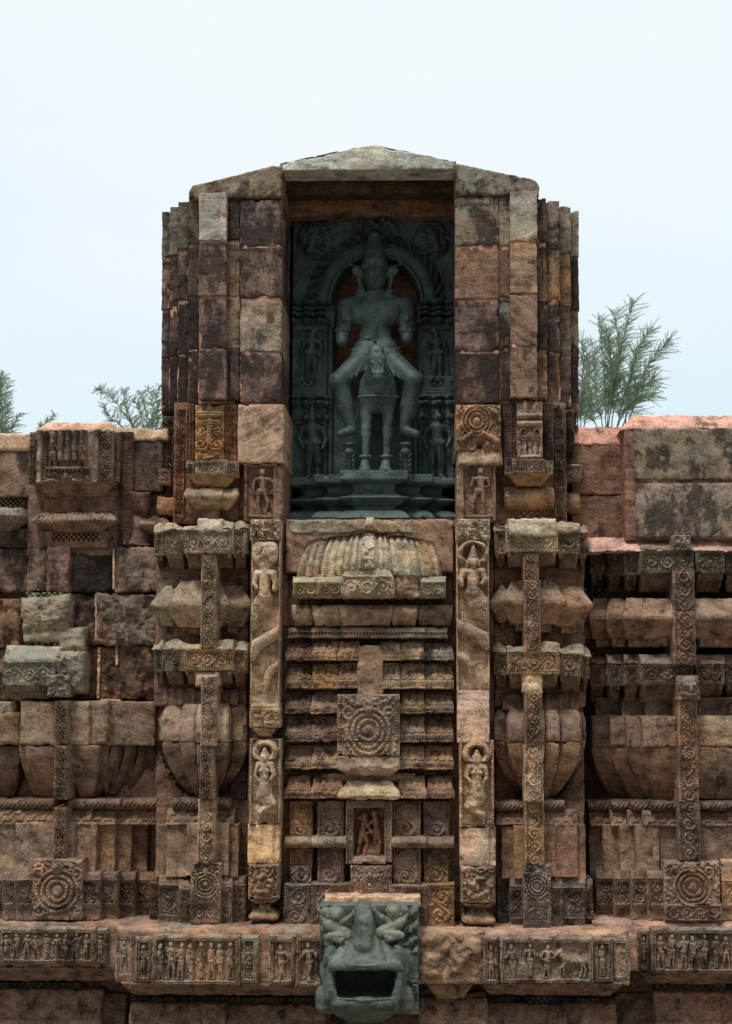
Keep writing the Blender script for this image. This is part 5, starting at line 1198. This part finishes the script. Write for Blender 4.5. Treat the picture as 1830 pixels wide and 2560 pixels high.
ro('stone_block', (1592, 1206, 2300, 1345), .22, None, D=170, c=(124, 110, 96), st=.7, li=.35, r=7, step=5, rough=2.6)
ro('sloped_ledge', (1466, 1342, 2300, 1382), .38, None, mat=PLAS, D=90, c=(176, 130, 114), st=.3, li=.6, r=6, step=4, rough=3, prof=lambda v: 54 * v - 10, relief=rock(4, 18, 3))
xr = [(1474, 1512, .66), (1518, 1556, .50), (1560, 1598, .34), (1600, 1734, .16), (1738, 1812, .24), (1812, 2300, .32)]
def rcornice(y0, y1, seed, cs):
    M = Mesh()
    for i, (a, b, Y) in enumerate(xr):
        slab(M, (a, y0 + (4 if i < 3 else 0), b, y1 + (4 if i < 3 else 0)), Y, D=140, c=cs, st=.45, li=.5, r=3, step=1.5, relief=frame(8, 5, seed=seed + i, amp=6))
        slab(M, (a + 4, y1 - 2, b - 2, y1 + 44), Y + .05, D=120, c=(98, 76, 58), st=.45, li=.1, r=3, step=4, prof=lambda v: 6 - 44 * v, inset=lambda v: 4 * v)
        for q in (a + 10, b - 10): slab(M, (q - 5, y1 - 2, q + 5, y1 + 13), Y + .02, D=18, c=cs, st=.3, li=.3, r=4, step=3, inset=lambda v: 2 * v)
        slab(M, (a, y0 - 22, b, y0 + 2), Y + .10, D=100, c=(120, 100, 84), st=.3, li=.5, r=5, step=3, prof=lambda v: 28 * v - 8, rough=2.6)
    M.build('cornice', STONE, rw)
rcornice(1376, 1434, 3, (108, 100, 82))
ro('carved_knob', (1290, 1018, 1396, 1102), .10, D=90, c=(120, 112, 92), st=.35, li=.7, r=5, step=1.6, relief=frame(5, 4, flower, 3))
M = Mesh()
for a, b, Y in ((1440, 1490, .74), (1478, 1530, .56), (1520, 1570, .40), (1562, 1622, .26), (1608, 1690, .14), (1735, 2300, .16)):
    slab(M, (a, 1494, b, 1598), Y, D=140, c=(128, 100, 76), st=.35, li=.35, r=3, step=3, rough=2, prof=oct_(26), inset=oct_(-9))
    slab(M, (a + 10, 1594, b - 4, 1618), Y + .1, D=90, c=BROWN, st=.4, r=2, step=3, relief=lambda U, V, W, H: 4 * (np.mod(U, 40) < 11))
M.split('cushion_moulding', STONE, rw)
M = Mesh()
for y in (1470, 1612): 
    slab(M, (1460, y, 2300, y + 26), .72, D=60, c=DARK, st=.4, li=0, r=1, step=1.9, relief=lattice(3, 8))
M.split('pierced_band', STONE, rw)
rcornice(1658, 1712, 13, (112, 92, 76))
ro('face_boss', (1320, 640, 1446, 782), .02, K7, D=120, c=(118, 98, 82), st=.35, li=.4, r=8, step=1.6, relief=lambda U, V, W, H: caps(U, V, [(W * .5, H * .3, W * .5, H * .55, W * .34, W * .28, 14), (W * .35, H * .38, W * .36, H * .38, 8, 8, 18), (W * .65, H * .38, W * .64, H * .38, 8, 8, 18), (W * .5, H * .4, W * .5, H * .58, 5, 8, 20), (W * .3, H * .75, W * .7, H * .75, 8, 8, 16)]) + 5 * n2(U, V, 9, 3, 3))
M = Mesh()
for a, b, Y in ((1490, 1560, .76), (1556, 1620, .56), (1616, 1694, .34), (1744, 2300, .34)):
    slab(M, (a, 1744, b, 1796), Y, D=80, c=(104, 82, 66), st=.4, li=.1, r=3, step=4, prof=lambda v: -18 * np.sin(v * math.pi))
M.split('neck', STONE, rw)
M = Mesh()
for i, (a, b, Y) in enumerate(((1480, 1526, .68), (1526, 1570, .50), (1568, 1612, .32), (1606, 1698, .14))):
    slab(M, (a, 1790, b, 1868), Y, D=180, c=(128 - 4 * (3 - i), 98 - 3 * (3 - i), 78 - 2 * (3 - i)), st=.35, li=.2, r=5, step=4, rough=2, prof=lambda v: np.interp(v, [0, .2, .5, 1], [-14, -2, 3, 2]))
    nn = 26; v_ = np.linspace(0, 1, nn)[:, None]; q_ = np.linspace(0, 1, 7)[None]
    lean = 58 * v_ ** 1.7 * (1 if i < 3 else .6)
    px = np.where(q_ < .99, a + (b - a) * q_ / .98, b) + lean * (1 - q_ * (.0 if i < 3 else 1.0)); py = 1868 + 136 * v_ + 0 * q_
    pt = P(px, py, Y + .26 * v_ ** 1.6 + .05 * (1 - q_) ** 2 + 0 * px)
    nb = np.concatenate([pt[:, :1] + np.array((-.01, .6, 0)), pt], 1); nb = nb + .006 * np.stack([fbm(nb * 9 + i, 2)] * 3, -1)
    I = np.arange(nn * 8).reshape(nn, 8)
    M.add(nb, np.stack([I[:-1, :-1], I[1:, :-1], I[1:, 1:], I[:-1, 1:]], -1).reshape(-1, 4), np.concatenate([tint((116, 88, 68)), [.4]]), .1)
slab(M, (1742, 1790, 2300, 1868), .16, D=140, c=(136, 112, 86), st=.3, li=.3, r=5, step=4, rough=2, prof=lambda v: np.interp(v, [0, .2, .5, 1], [-14, -2, 3, 2]))
slab(M, (1742, 1869, 2300, 2004), .16, D=140, c=(122, 96, 76), st=.45, li=.1, r=3, step=4, rough=2, prof=cv, plan=[(0, .09, 8), (.09, .18, 2), (.18, 1, -4)])
M.build('vase_moulding', STONE, rw)
for i, (a, b, y0, y1, Y) in enumerate(((1684, 1738, 1424, 1530, .06), (1684, 1740, 1528, 1662, .03), (1696, 1744, 1752, 1866, .04), (1697, 1747, 1866, 2006, .02), (1697, 1752, 2006, 2152, .0))):
    ro('carved_strip', (a, y0, b, y1), Y, None, D=150, c=[(112, 92, 76), (122, 96, 76), (130, 106, 82), (126, 102, 82), (104, 86, 76)][i], st=.35, r=2, step=1.45, relief=strip(9, 6, i + 30))
for a, b, Y in ((1470, 1535, .62), (1530, 1582, .46), (1578, 1632, .32), (1628, 1700, .18), (1748, 1815, .18), (1812, 2300, .22)):
    ro('roll_moulding', (a, 2004, b, 2028), Y, None, D=90, c=(98, 80, 68), st=.4, r=10, step=2, prof=lambda v: 9 * np.sin(math.pi * v), relief=lambda U, V, W, H: 2.4 * np.cos((U + V) * .55))
walltiles([(1475, 1530, .60, BROWN), (1526, 1574, .45, BROWN), (1570, 1612, .32, BROWN), (1608, 1702, .20, BROWN), (1748, 2300, .22, BROWN)], 2026, 2066).split('tiled_slope', STONE, rw)
for a, b, Y, c_ in ((1474, 1510, .66, (104, 84, 68)), (1508, 1554, .48, (124, 98, 76)), (1550, 1592, .33, (130, 104, 80)), (1590, 1636, .20, (132, 104, 80)), (1632, 1648, .18, (128, 100, 78)), (1644, 1704, .24, (116, 92, 76)), (1748, 2300, .20, (116, 92, 74))):
    ro('dado_block', (a, 2062, b, 2200), Y, None, D=120, c=c_, st=.3, li=.2, chip=2, r=2.5, step=4, rough=2, prof=lambda v: np.interp(v, [0, .7, 1], [0, 0, 8]))
ro('stone_block', (1804, 2150, 2300, 2302), .10, None, D=120, c=(160, 126, 92), st=.1, li=.1, r=3, step=1.6, relief=lambda U, V, W, H: frame(8, 5, seed=5, amp=6)(U, np.clip(V - H * .34, 0, H), W, H * .46) * (V > H * .34) * (V < H * .8))
wbase([(1492, 1538, .46, (104, 84, 72)), (1535, 1582, .32, (116, 94, 78)), (1578, 1624, .18, (118, 96, 80)), (1619, 1668, .10, (120, 98, 80))], rw, 23, 2178, 2304)
M = Mesh(); slab(M, (1660, 2154, 1800, 2262), .0, D=130, c=(128, 106, 88), st=.3, li=.3, r=3, step=1.45, relief=lambda U, V, W, H: medal(U, V, W, H, .5, .58, H * .44, 8, 9, 44))
slab(M, (1662, 2260, 1806, 2304), -.02, D=130, c=(124, 102, 86), st=.3, li=.3, r=3, step=1.45, relief=frame(5, 4, seed=8, amp=6))
M.build('medallion', STONE, rw)

# ------------------------------------------------------------------ carved ledges with friezes
def ledge(label, base, boxes, topslab, under, extra=(), grp='carved ledges'):
    t = thing('carved_ledge', label, 'ledge', base, grp)
    for rc, Y, c_, li_ in topslab:
        M = Mesh(); slab(M, rc, Y, D=190, c=c_, st=.25, li=li_, r=9, step=4, rough=3.5, erode=2); M.build('ledge_slab', STONE, t)
    for (a, b, y0, y1, Y, c_, n, ex, li_) in boxes:
        M = Mesh(); slab(M, (a, y0, b, y1), Y, D=100, c=c_, st=.45, li=li_, r=5, step=1.45, rough=2.2,
            relief=frame(9, 7, figures(n, int(a), 7.5, ex) if n else scroll, seed=a % 17, sp=6.2, amp=6, wear=.25)); M.build('frieze_panel', STONE, t)
    for rc, Y, c_ in under:
        M = Mesh(); slab(M, rc, Y, D=150, c=c_, st=.35, li=.15, r=6, step=4, rough=3, prof=lambda v: 10 - 62 * v ** 1.3, inset=lambda v: 26 * v)
        for q in np.arange(rc[0] + 25, rc[2] - 15, 62):
            slab(M, (q - 8, rc[1] - 3, q + 8, rc[1] + 17), Y - .02, D=20, c=c_, st=.3, r=5, step=3, inset=lambda v: 5 * v)
        M.build('ledge_underside', STONE, t)
    for nm, rc, Y, c_, kw in extra:
        M = Mesh(); slab(M, rc, Y, c=c_, **kw); M.build(nm, STONE, t)
    return t
ledge('long carved frieze ledge green with lichen below the left side wall', P(150, 2460, 0),
      [(-420, -6, 2322, 2408, -.10, (122, 104, 84), 8, None, .6), (-4, 240, 2318, 2410, -.12, (126, 106, 84), 9, None, .6), (238, 272, 2320, 2412, -.06, (118, 102, 84), 1, None, .7), (270, 322, 2316, 2414, .02, (110, 96, 78), 0, None, .6)],
      [((-420, 2306, 322, 2420), -.04, (134, 106, 84), .5)], [((-420, 2416, 300, 2462), -.02, (116, 90, 72))])
hz = lambda W, H: horse2d(W * .80, H * .12, H * .82, 1, 9)
ledge('jutting carved ledge left of the dark spout, with dancers in a framed panel', P(560, 2460, -.3),
      [(288, 340, 2336, 2446, -.30, (120, 106, 88), 1, None, .8), (338, 384, 2342, 2454, -.38, (120, 98, 78), 1, None, .5), (380, 600, 2338, 2462, -.46, (128, 106, 84), 8, None, .6), (600, 646, 2340, 2458, -.40, (130, 120, 98), 0, None, .75),
       (671, 741, 2340, 2462, -.42, (126, 108, 88), 1, None, .55), (739, 812, 2338, 2468, -.44, (126, 104, 84), 1, None, .5)],
      [((288, 2322, 830, 2460), -.34, (140, 108, 88), .55)], [((300, 2456, 830, 2500), -.34, (116, 90, 72))])
ledge('jutting broken ledge right of the dark spout, with a prancing horse carved in its panel', P(1320, 2460, -.3),
      [(1208, 1250, 2342, 2460, -.40, (124, 100, 82), 1, None, .4), (1250, 1484, 2342, 2458, -.46, (126, 106, 84), 5, {3: hz, 4: (lambda W, H: [])}, .6), (1482, 1532, 2346, 2456, -.40, (122, 102, 80), 1, None, .55), (1528, 1574, 2344, 2450, -.30, (122, 116, 94), 0, None, .85)],
      [((1040, 2328, 1575, 2462), -.32, (160, 122, 96), .35)], [((1200, 2456, 1560, 2500), -.34, (120, 90, 70))],
      [('broken_face', (1046, 2336, 1212, 2452), -.40, (134, 104, 78), dict(D=100, st=.2, li=.15, r=14, step=2.6, rough=6, erode=16)),
       ('broken_face', (1050, 2440, 1200, 2500), -.22, (128, 98, 74), dict(D=100, st=.25, li=.15, r=14, step=3, rough=5, erode=10, inset=lambda v: 40 * v))])
ledge('carved frieze ledge of standing figures below the right side wall', P(1740, 2440, 0),
      [(1560, 1596, 2324, 2420, .06, (104, 96, 78), 0, None, .6), (1592, 1628, 2322, 2430, -.02, (112, 100, 82), 1, None, .5), (1628, 1840, 2320, 2434, -.12, (122, 102, 84), 7, None, .5), (1842, 2300, 2320, 2434, -.12, (122, 102, 84), 9, None, .5)],
      [((1484, 2308, 2300, 2430), -.02, (158, 122, 102), .4)], [((1600, 2430, 2300, 2472), -.02, (112, 88, 70))])
# ------------------------------------------------------------------ plinth below the ledges
pl_ = thing('plinth', 'stepped reddish stone plinth below the frieze ledges with pierced bands', 'plinth', P(920, 2900, .2))
M = Mesh(); slab(M, (-420, 2420, 2300, 2960), .55, D=200, c=(104, 80, 66), st=.4, li=.1, r=2, step=14, rough=2); M.build('core_masonry', STONE, pl_)
M = Mesh()
for a, b, y0, y1, Y in ((-420, 200, 2456, 2482, .42), (330, 560, 2494, 2518, .16), (560, 800, 2496, 2520, .22), (1050, 1110, 2486, 2506, .1), (1314, 1420, 2494, 2516, .14), (1200, 1316, 2496, 2516, .2), (1420, 1500, 2496, 2514, .2), (1640, 2300, 2462, 2490, .42)):
    slab(M, (a, y0, b, y1), Y, D=60, c=(84, 68, 56), st=.5, li=.0, r=1, step=1.7, relief=lattice(3, 5))
M.split('pierced_band', STONE, pl_)
M = Mesh()
pf = lambda v: np.interp(v, [0, .5, 1], [-30, 0, 22])
for a, b, y0, Y, c_ in ((-420, 250, 2480, .22, (122, 92, 76)), (240, 312, 2490, .32, (104, 80, 66)), (318, 560, 2516, -.06, (122, 96, 76)), (556, 812, 2520, .02, (118, 92, 74)), (1046, 1220, 2502, -.08, (132, 102, 78)), (1210, 1420, 2518, -.04, (116, 90, 72)), (1412, 1545, 2514, .06, (122, 92, 74)), (1540, 1650, 2490, .34, (100, 78, 64)), (1640, 2300, 2488, .2, (134, 100, 84))):
    slab(M, (a, y0, b, 2680), Y, D=140, c=c_, st=.35, li=.2, r=5, step=4, rough=2.4, prof=pf, relief=lambda U, V, W, H: 3 * (np.mod(U + V * .6, 30) < 8) * (V > 12) * (V < 44) + 3 * np.clip(np.mod(V, 34) / 34, 0, 1))
M.split('sloped_moulding', STONE, pl_)

# ------------------------------------------------------------------ spout shaped as a beast's head
ys = -.50; mS = mpp(ys); u9 = KD[2] * mS
def s9(x, y, d=0.0):
    Y = ys - d * u9; px, py = kp(KD, x, y); return P(px, py, Y)
spout = thing('beast_spout', 'dark green stone waterspout carved as an open-mouthed beast with two riders on its snout', 'spout', s9(800, 1900, -200))
SP = (70, 77, 70)
def cone9(S, a, b, ra, rb, k=14, **kw): S.cone(s9(*a), s9(*b), ra * u9, rb * u9, k * u9, **kw)
def ell9(S, a, r, k=14, **kw): S.ell(s9(*a), np.array([r[0], r[2], r[1]]) * u9, k * u9, **kw)
M = Mesh()
def feathers(U, V, W, H):
    x = U / W * 1390 + 100; y = V / H * 1560 + 330
    r_ = (x > 1080)
    h = 9 * np.abs(np.sin((x * .55 + y) / 60)) * r_ * (y < 1000) + 6 * n2(x, y, 60, 3, 3) * r_
    h = np.maximum(h, 14 * np.sqrt(np.clip(1 - ((x - 1260) / 190) ** 2 - ((y - 1130) / 230) ** 2, 0, 1)))
    s, _ = spiral(x - 1420, y - 1510, 110, 1, 2); h += 5 * s
    h += 4 * n2(x, y, 90, 7, 3) * (x < 300)
    return np.where((x > 310) & (x < 1170) & (y > 1275) & (y < 1690), -70, h)
slab(M, (104, 335, 1492, 1880), ys + .04, k=KD, D=180, c=(76, 84, 76), st=.15, li=.5, r=4, step=1.5, rough=1.4, relief=feathers)
M.build('spout_block', CHLO, spout)
lo9 = s9(30, 2060, 0); hi9 = s9(1560, 200, 0)
S = Sdf((lo9[0], ys - .62, lo9[2] - .02), (hi9[0], ys + .12, hi9[2]), 0.0085)
# snout rising from the brow, then the upper jaw sloping out and down to the lip
band9 = lambda pts, k=40: [cone9(S, a[0], b[0], a[1], b[1], k) for a, b in zip(pts[:-1], pts[1:])]
band9([((725, 395, 20), 120), ((725, 470, 130), 132), ((725, 600, 220), 126), ((722, 740, 262), 122), ((720, 900, 280), 150)], 30)
for s_ in (-1, 1):                                       # hands-high folds beside the snout
    band9([((725 + s_ * 120, 480, 60), 40), ((725 + s_ * 128, 700, 120), 46), ((725 + s_ * 170, 860, 170), 70)], 30)
for i in range(10):                                      # upper jaw: a plate that widens towards the lip
    t = i / 9; y = 900 + 300 * t; hw = 240 + 225 * t ** .9
    cone9(S, (740 - hw, y, 170 + 220 * t), (740 + hw, y, 170 + 220 * t), 66 - 12 * t, 66 - 12 * t, 40)
    cone9(S, (740 - hw * .55, y - 6, 235 + 165 * t), (740 + hw * .55, y - 6, 235 + 165 * t), 62 - 8 * t, 62 - 8 * t, 50)
for q in range(5):                                       # wrinkles across it
    y = 1010 + q * 45; w9 = 225 + q * 34; d9 = 300 + q * 34
    band9([((740 - w9, y - 40, d9 - 22), 13), ((740 - w9 * .5, y + 2, d9 + 24), 14), ((740, y + 12, d9 + 32), 14), ((740 + w9 * .5, y + 2, d9 + 24), 14), ((740 + w9, y - 40, d9 - 22), 13)], 5)
cone9(S, (262, 1242, 385), (1248, 1234, 385), 34, 34, 22)
cone9(S, (290, 1272, 400), (1215, 1266, 400), 12, 12, 8)
# cheeks and lower jaw
for s, x in ((-1, 250), (1, 1215)):
    band9([((x + s * 8, 1270, 340), 56), ((x - s * 12, 1450, 350), 56), ((x - s * 52, 1640, 380), 60)], 20)
    band9([((x + s * 10, 1270, 180), 80), ((x, 1450, 160), 90), ((x - s * 20, 1620, 180), 90)], 20)
    ell9(S, (x + s * 5, 1075, 235), (88, 175, 90), 8, rot=0.25 * s)                # almond eye
    band9([((x - s * 185, 860, 200), 44), ((x - s * 150, 1040, 290), 46), ((x - s * 70, 1180, 360), 42), ((x + s * 10, 1245, 370), 34)], 14)   # brow ridge
    ell9(S, (x + s * 70, 1330, 150), (60, 190, 60), 14, rot=-.15 * s)
    ell9(S, (x + s * 90, 1660, 60), (120, 190, 120), 30); ell9(S, (x + s * 110, 1760, 90), (90, 80, 80), 20)
for i in range(7):
    t = i / 6; hw = 408 - 210 * t ** 1.6; y = 1712 + 170 * t
    cone9(S, (740 - hw, y, 380 - 230 * t ** 1.4), (740 + hw, y, 380 - 230 * t ** 1.4), 62, 62, 40)
    cone9(S, (740 - hw, y + 10, 120 - 60 * t), (740 + hw, y + 10, 120 - 60 * t), 90, 90, 40)
S.box(s9(330, 1640, 700) * np.array((1, 1, 1)), s9(1110, 1330, -80), .05, .02, sub=True) if False else None
for xa_, xb_, ya_, yb_ in ((300, 1178, 1425, 1285), (325, 1152, 1550, 1400), (356, 1118, 1652, 1520)):
    a9, b9 = s9(xa_, ya_, 420), s9(xb_, yb_, 420); S.box((a9[0], ys - 1.0, a9[2]), (b9[0], ys + .2, b9[2]), .035, .03, sub=True)
ell9(S, (730, 1672, 390), (150, 34, 90), 14); band9([((300, 1655, 400), 15), ((500, 1668, 440), 15), ((960, 1668, 440), 15), ((1195, 1655, 400), 15)], 8)                                        # tongue
M = Mesh(); S.mesh(M, SP, .3, .55, wob=.007)
M.build('beast_head', CHLO, spout)
def rider9(f, hx, hy, name):
    S = Sdf((min(s9(hx - 330, 0)[0], s9(hx + 480, 0)[0]) , ys - .42, s9(0, 960)[2]), (s9(hx + 480 if f > 0 else hx + 330, 0)[0], ys + .05, s9(0, 290)[2]), 0.0075) if f > 0 else \
        Sdf((s9(hx - 480, 0)[0], ys - .42, s9(0, 960)[2]), (s9(hx + 330, 0)[0], ys + .05, s9(0, 270)[2]), 0.0075)
    X = lambda a: hx + f * a
    c_ = lambda a, b, r0, r1, k=14: cone9(S, (X(a[0]), hy + a[1], a[2]), (X(b[0]), hy + b[1], b[2]), r0, r1, k)
    e_ = lambda a, r, k=10: ell9(S, (X(a[0]), hy + a[1], a[2]), r, k)
    e_((0, 0, 140), (78, 92, 78)); e_((0, -30, 118), (98, 84, 84), 14)
    for q in range(9):
        t = math.pi * (q / 8) + .0; e_((95 * math.cos(t), -20 - 85 * math.sin(t), 118), (22, 22, 22), 5)
    c_((8, -8, 216), (14, 30, 224), 10, 15, 5); e_((-24, -14, 206), (19, 10, 12), 3); e_((40, -14, 208), (19, 10, 12), 3); c_((-12, 52, 206), (34, 52, 206), 8, 8, 4); c_((-30, -30, 206), (46, -30, 208), 7, 7, 4)
    e_((-98, 30, 110), (36, 36, 24), 5); e_((-98, 30, 130), (18, 18, 18), 4); e_((-150, -40, 70), (70, 60, 50), 14)
    c_((-130, 125, 100), (60, 120, 120), 52, 46, 20); c_((-60, 160, 110), (110, 250, 150), 88, 80, 24); c_((110, 250, 150), (165, 290, 160), 84, 88, 20)
    c_((60, 120, 130), (150, 75, 170), 44, 38); c_((150, 75, 170), (255, -20, 170), 36, 28); e_((262, -35, 175), (34, 44, 34), 8)
    for q in range(4): c_((250 + 12 * q, -55, 190), (270 + 14 * q, -100 + 6 * q, 200), 10, 8, 3)
    c_((-140, 120, 90), (-185, 20, 60), 44, 36); c_((-185, 20, 60), (-150, -60, 50), 34, 28)
    c_((150, 300, 180), (-70, 300, 260), 60, 52); c_((-110, 320, 250), (80, 380, 260), 52, 36); c_((80, 378, 260), (105, 345, 285), 36, 24)
    c_((-60, 95, 150), (60, 118, 170), 10, 10, 4); c_((70, 205, 215), (160, 235, 210), 12, 12, 5); c_((60, 228, 215), (150, 258, 215), 12, 12, 5)
    M = Mesh(); S.mesh(M, (90, 94, 82), .2, .5); M.build('rider_figure', CHLO, spout)
rider9(1, 330, 485, 'a'); rider9(-1, 1135, 455, 'b')

# ------------------------------------------------------------------ trees behind the wall
def sprig_tree(label, branches, Yt, k, groundx, wind=(.5, .2), dens=1.0, seed=1, twig=70, root=None):
    g = random.Random(seed); m_ = mpp(Yt) * k[2]
    base = P(kp(k, groundx, 0)[0], 1700, Yt); base[2] = 0
    t = thing('feathery_tree', label, 'tree', base, 'trees behind the wall')
    MT = Mesh(); tw = []
    for br in branches:
        dpt = g.uniform(-1.2, 1.2)
        pts = [P(*kp(k, x, y), Yt + dpt * (i / len(br))) for i, (x, y) in enumerate(br)]
        n = 14; P_ = []
        for q in range(n):
            s = q / (n - 1) * (len(pts) - 1); i = min(int(s), len(pts) - 2); f = s - i
            P_.append(pts[i] * (1 - f) + pts[i + 1] * f + np.array((g.uniform(-1, 1), g.uniform(-1, 1), 0)) * m_ * 7)
        tube(MT, P_, [m_ * (5 * (1 - q / n) + 1.2) for q in range(n)], np.array((.10, .085, .07)), 5, raw=True)
        L_ = sum(np.linalg.norm(P_[i + 1] - P_[i]) for i in range(n - 1))
        nt_ = int(L_ / m_ / 4.6 * dens)
        for q in range(nt_):
            s = (.16 + .84 * (q + g.random()) / nt_) * (n - 1.001); i = int(s); f = s - i
            tw.append((P_[i] * (1 - f) + P_[i + 1] * f, s / n, (P_[i + 1] - P_[i]) / np.linalg.norm(P_[i + 1] - P_[i])))
    if root is None:
        b0_ = P(*kp(k, *branches[0][0]), Yt)
        for br in branches:
            q = P(*kp(k, *br[0]), Yt); mid = (q + base) / 2 * np.array((1, 1, 1)); mid[2] = max(base[2], q[2] - 2.5); mid[0] = base[0] * .7 + q[0] * .3
            tube(MT, [base, mid, q], [m_ * 26, m_ * 20, m_ * 9], np.array((.10, .085, .07)), 6, raw=True)
    MT.build('trunk', BARK, t)
    V_, Q_ = [], []; nv = 0
    up = np.array((wind[0], 0, wind[1] + .25))
    for p, s, dr in tw:
        a = g.uniform(.25, 1.4) * g.choice((-1, 1)); L0 = m_ * twig * g.uniform(.15, 1.25) * (1.15 - .65 * s)
        d = np.array((dr[0] * math.cos(a) + dr[2] * math.sin(a), g.uniform(-.6, .6), -dr[0] * math.sin(a) + dr[2] * math.cos(a))) + up * .5; d /= np.linalg.norm(d)
        nn = int(L0 / m_ / 4.6)
        for q in range(nn):
            f = (q + .5) / nn; c0 = p + d * L0 * f + np.array((wind[0], 0, -.3)) * L0 * .3 * f * f
            for _ in range(3):
                e = d * .9 + np.array((g.uniform(-.8, .8) + wind[0], g.uniform(-.8, .8), g.uniform(-.8, .6))); e /= np.linalg.norm(e)
                ln = m_ * g.uniform(12, 26) * (1.1 - .5 * f); wv = np.cross(e, (g.uniform(-.4, .4), 1, g.uniform(-.4, .4))); wv *= m_ * .8 / (np.linalg.norm(wv) + 1e-9)
                e2 = c0 + e * ln + np.array((wind[0] * .3, 0, -.2)) * ln * .4
                V_ += [c0 - wv, c0 + wv, e2 + wv * .4, e2 - wv * .4]; Q_.append((nv, nv + 1, nv + 2, nv + 3)); nv += 4
    ML = Mesh(); ML.add(V_, Q_, (.07, .12, .07, 0), 0); ML.build('crown', LEAF, t, smooth=False)
KT = (1420, 720, .2525); KL = (0, 900, .27094)
sprig_tree('tall feathery windblown tree above the pink coping of the right wall',
  [[(375, 1420), (375, 1100), (350, 700), (310, 280)], [(385, 1420), (440, 1050), (500, 800), (560, 450), (645, 130)], [(430, 1420), (460, 1000), (500, 640), (470, 210)],
   [(520, 1420), (640, 1120), (760, 830), (880, 650), (1010, 520)], [(560, 1420), (600, 1000), (670, 650), (820, 400)], [(480, 1420), (560, 1200), (700, 1080), (850, 1060)],
   [(360, 1420), (290, 1150), (260, 850), (240, 560)], [(570, 1420), (700, 1000), (850, 900)], [(380, 1420), (420, 900), (420, 640), (380, 400)], [(470, 1420), (540, 1150), (620, 900), (700, 560)], [(300, 1420), (230, 1250), (200, 900), (190, 700)]],
  24.0, KT, 440, seed=3, dens=.62, twig=235)
sprig_tree('feathery tree half hidden behind the right edge of the niche tower',
  [[(120, 1420), (140, 1100), (150, 800), (140, 520)], [(60, 1420), (90, 1200), (170, 1000)], [(150, 1420), (200, 1200), (230, 1060)], [(100, 1400), (60, 1100), (40, 700)]], 21.0, KT, 110, seed=8, dens=.62, twig=240)
sprig_tree('feathery tree cut off by the left edge of the photo above the coping',
  [[(10, 900), (20, 700), (30, 450), (80, 190)], [(40, 900), (70, 750), (110, 620), (190, 490)], [(-30, 900), (-20, 600), (10, 350), (-10, 120)], [(20, 900), (40, 640), (70, 420)], [(-60, 900), (-40, 500), (30, 120)]], 20.0, KL, -40, seed=5, dens=.6, twig=120)
sprig_tree('small feathery treetop showing just left of the raised coping of the left wall',
  [[(380, 800), (400, 640), (440, 560), (500, 500)], [(370, 800), (365, 650), (370, 600)]], 22.0, KL, 380, seed=6, dens=.6, twig=90)
sprig_tree('feathery tree with spreading sprigs left of the niche tower',
  [[(1300, 800), (1200, 560), (1060, 380), (960, 290), (885, 262)], [(1320, 800), (1230, 600), (1160, 420), (1140, 270)], [(1290, 800), (1120, 600), (1010, 530), (950, 410)], [(1380, 800), (1370, 600), (1330, 400), (1290, 290)],
   [(1400, 800), (1420, 560), (1400, 400), (1375, 260)], [(1440, 800), (1450, 540), (1450, 400), (1460, 230)], [(1420, 800), (1470, 650), (1520, 540)], [(1350, 800), (1300, 480), (1230, 360)], [(1400, 800), (1380, 640), (1440, 480)]], 19.0, KL, 1400, seed=7, dens=.55, twig=120)
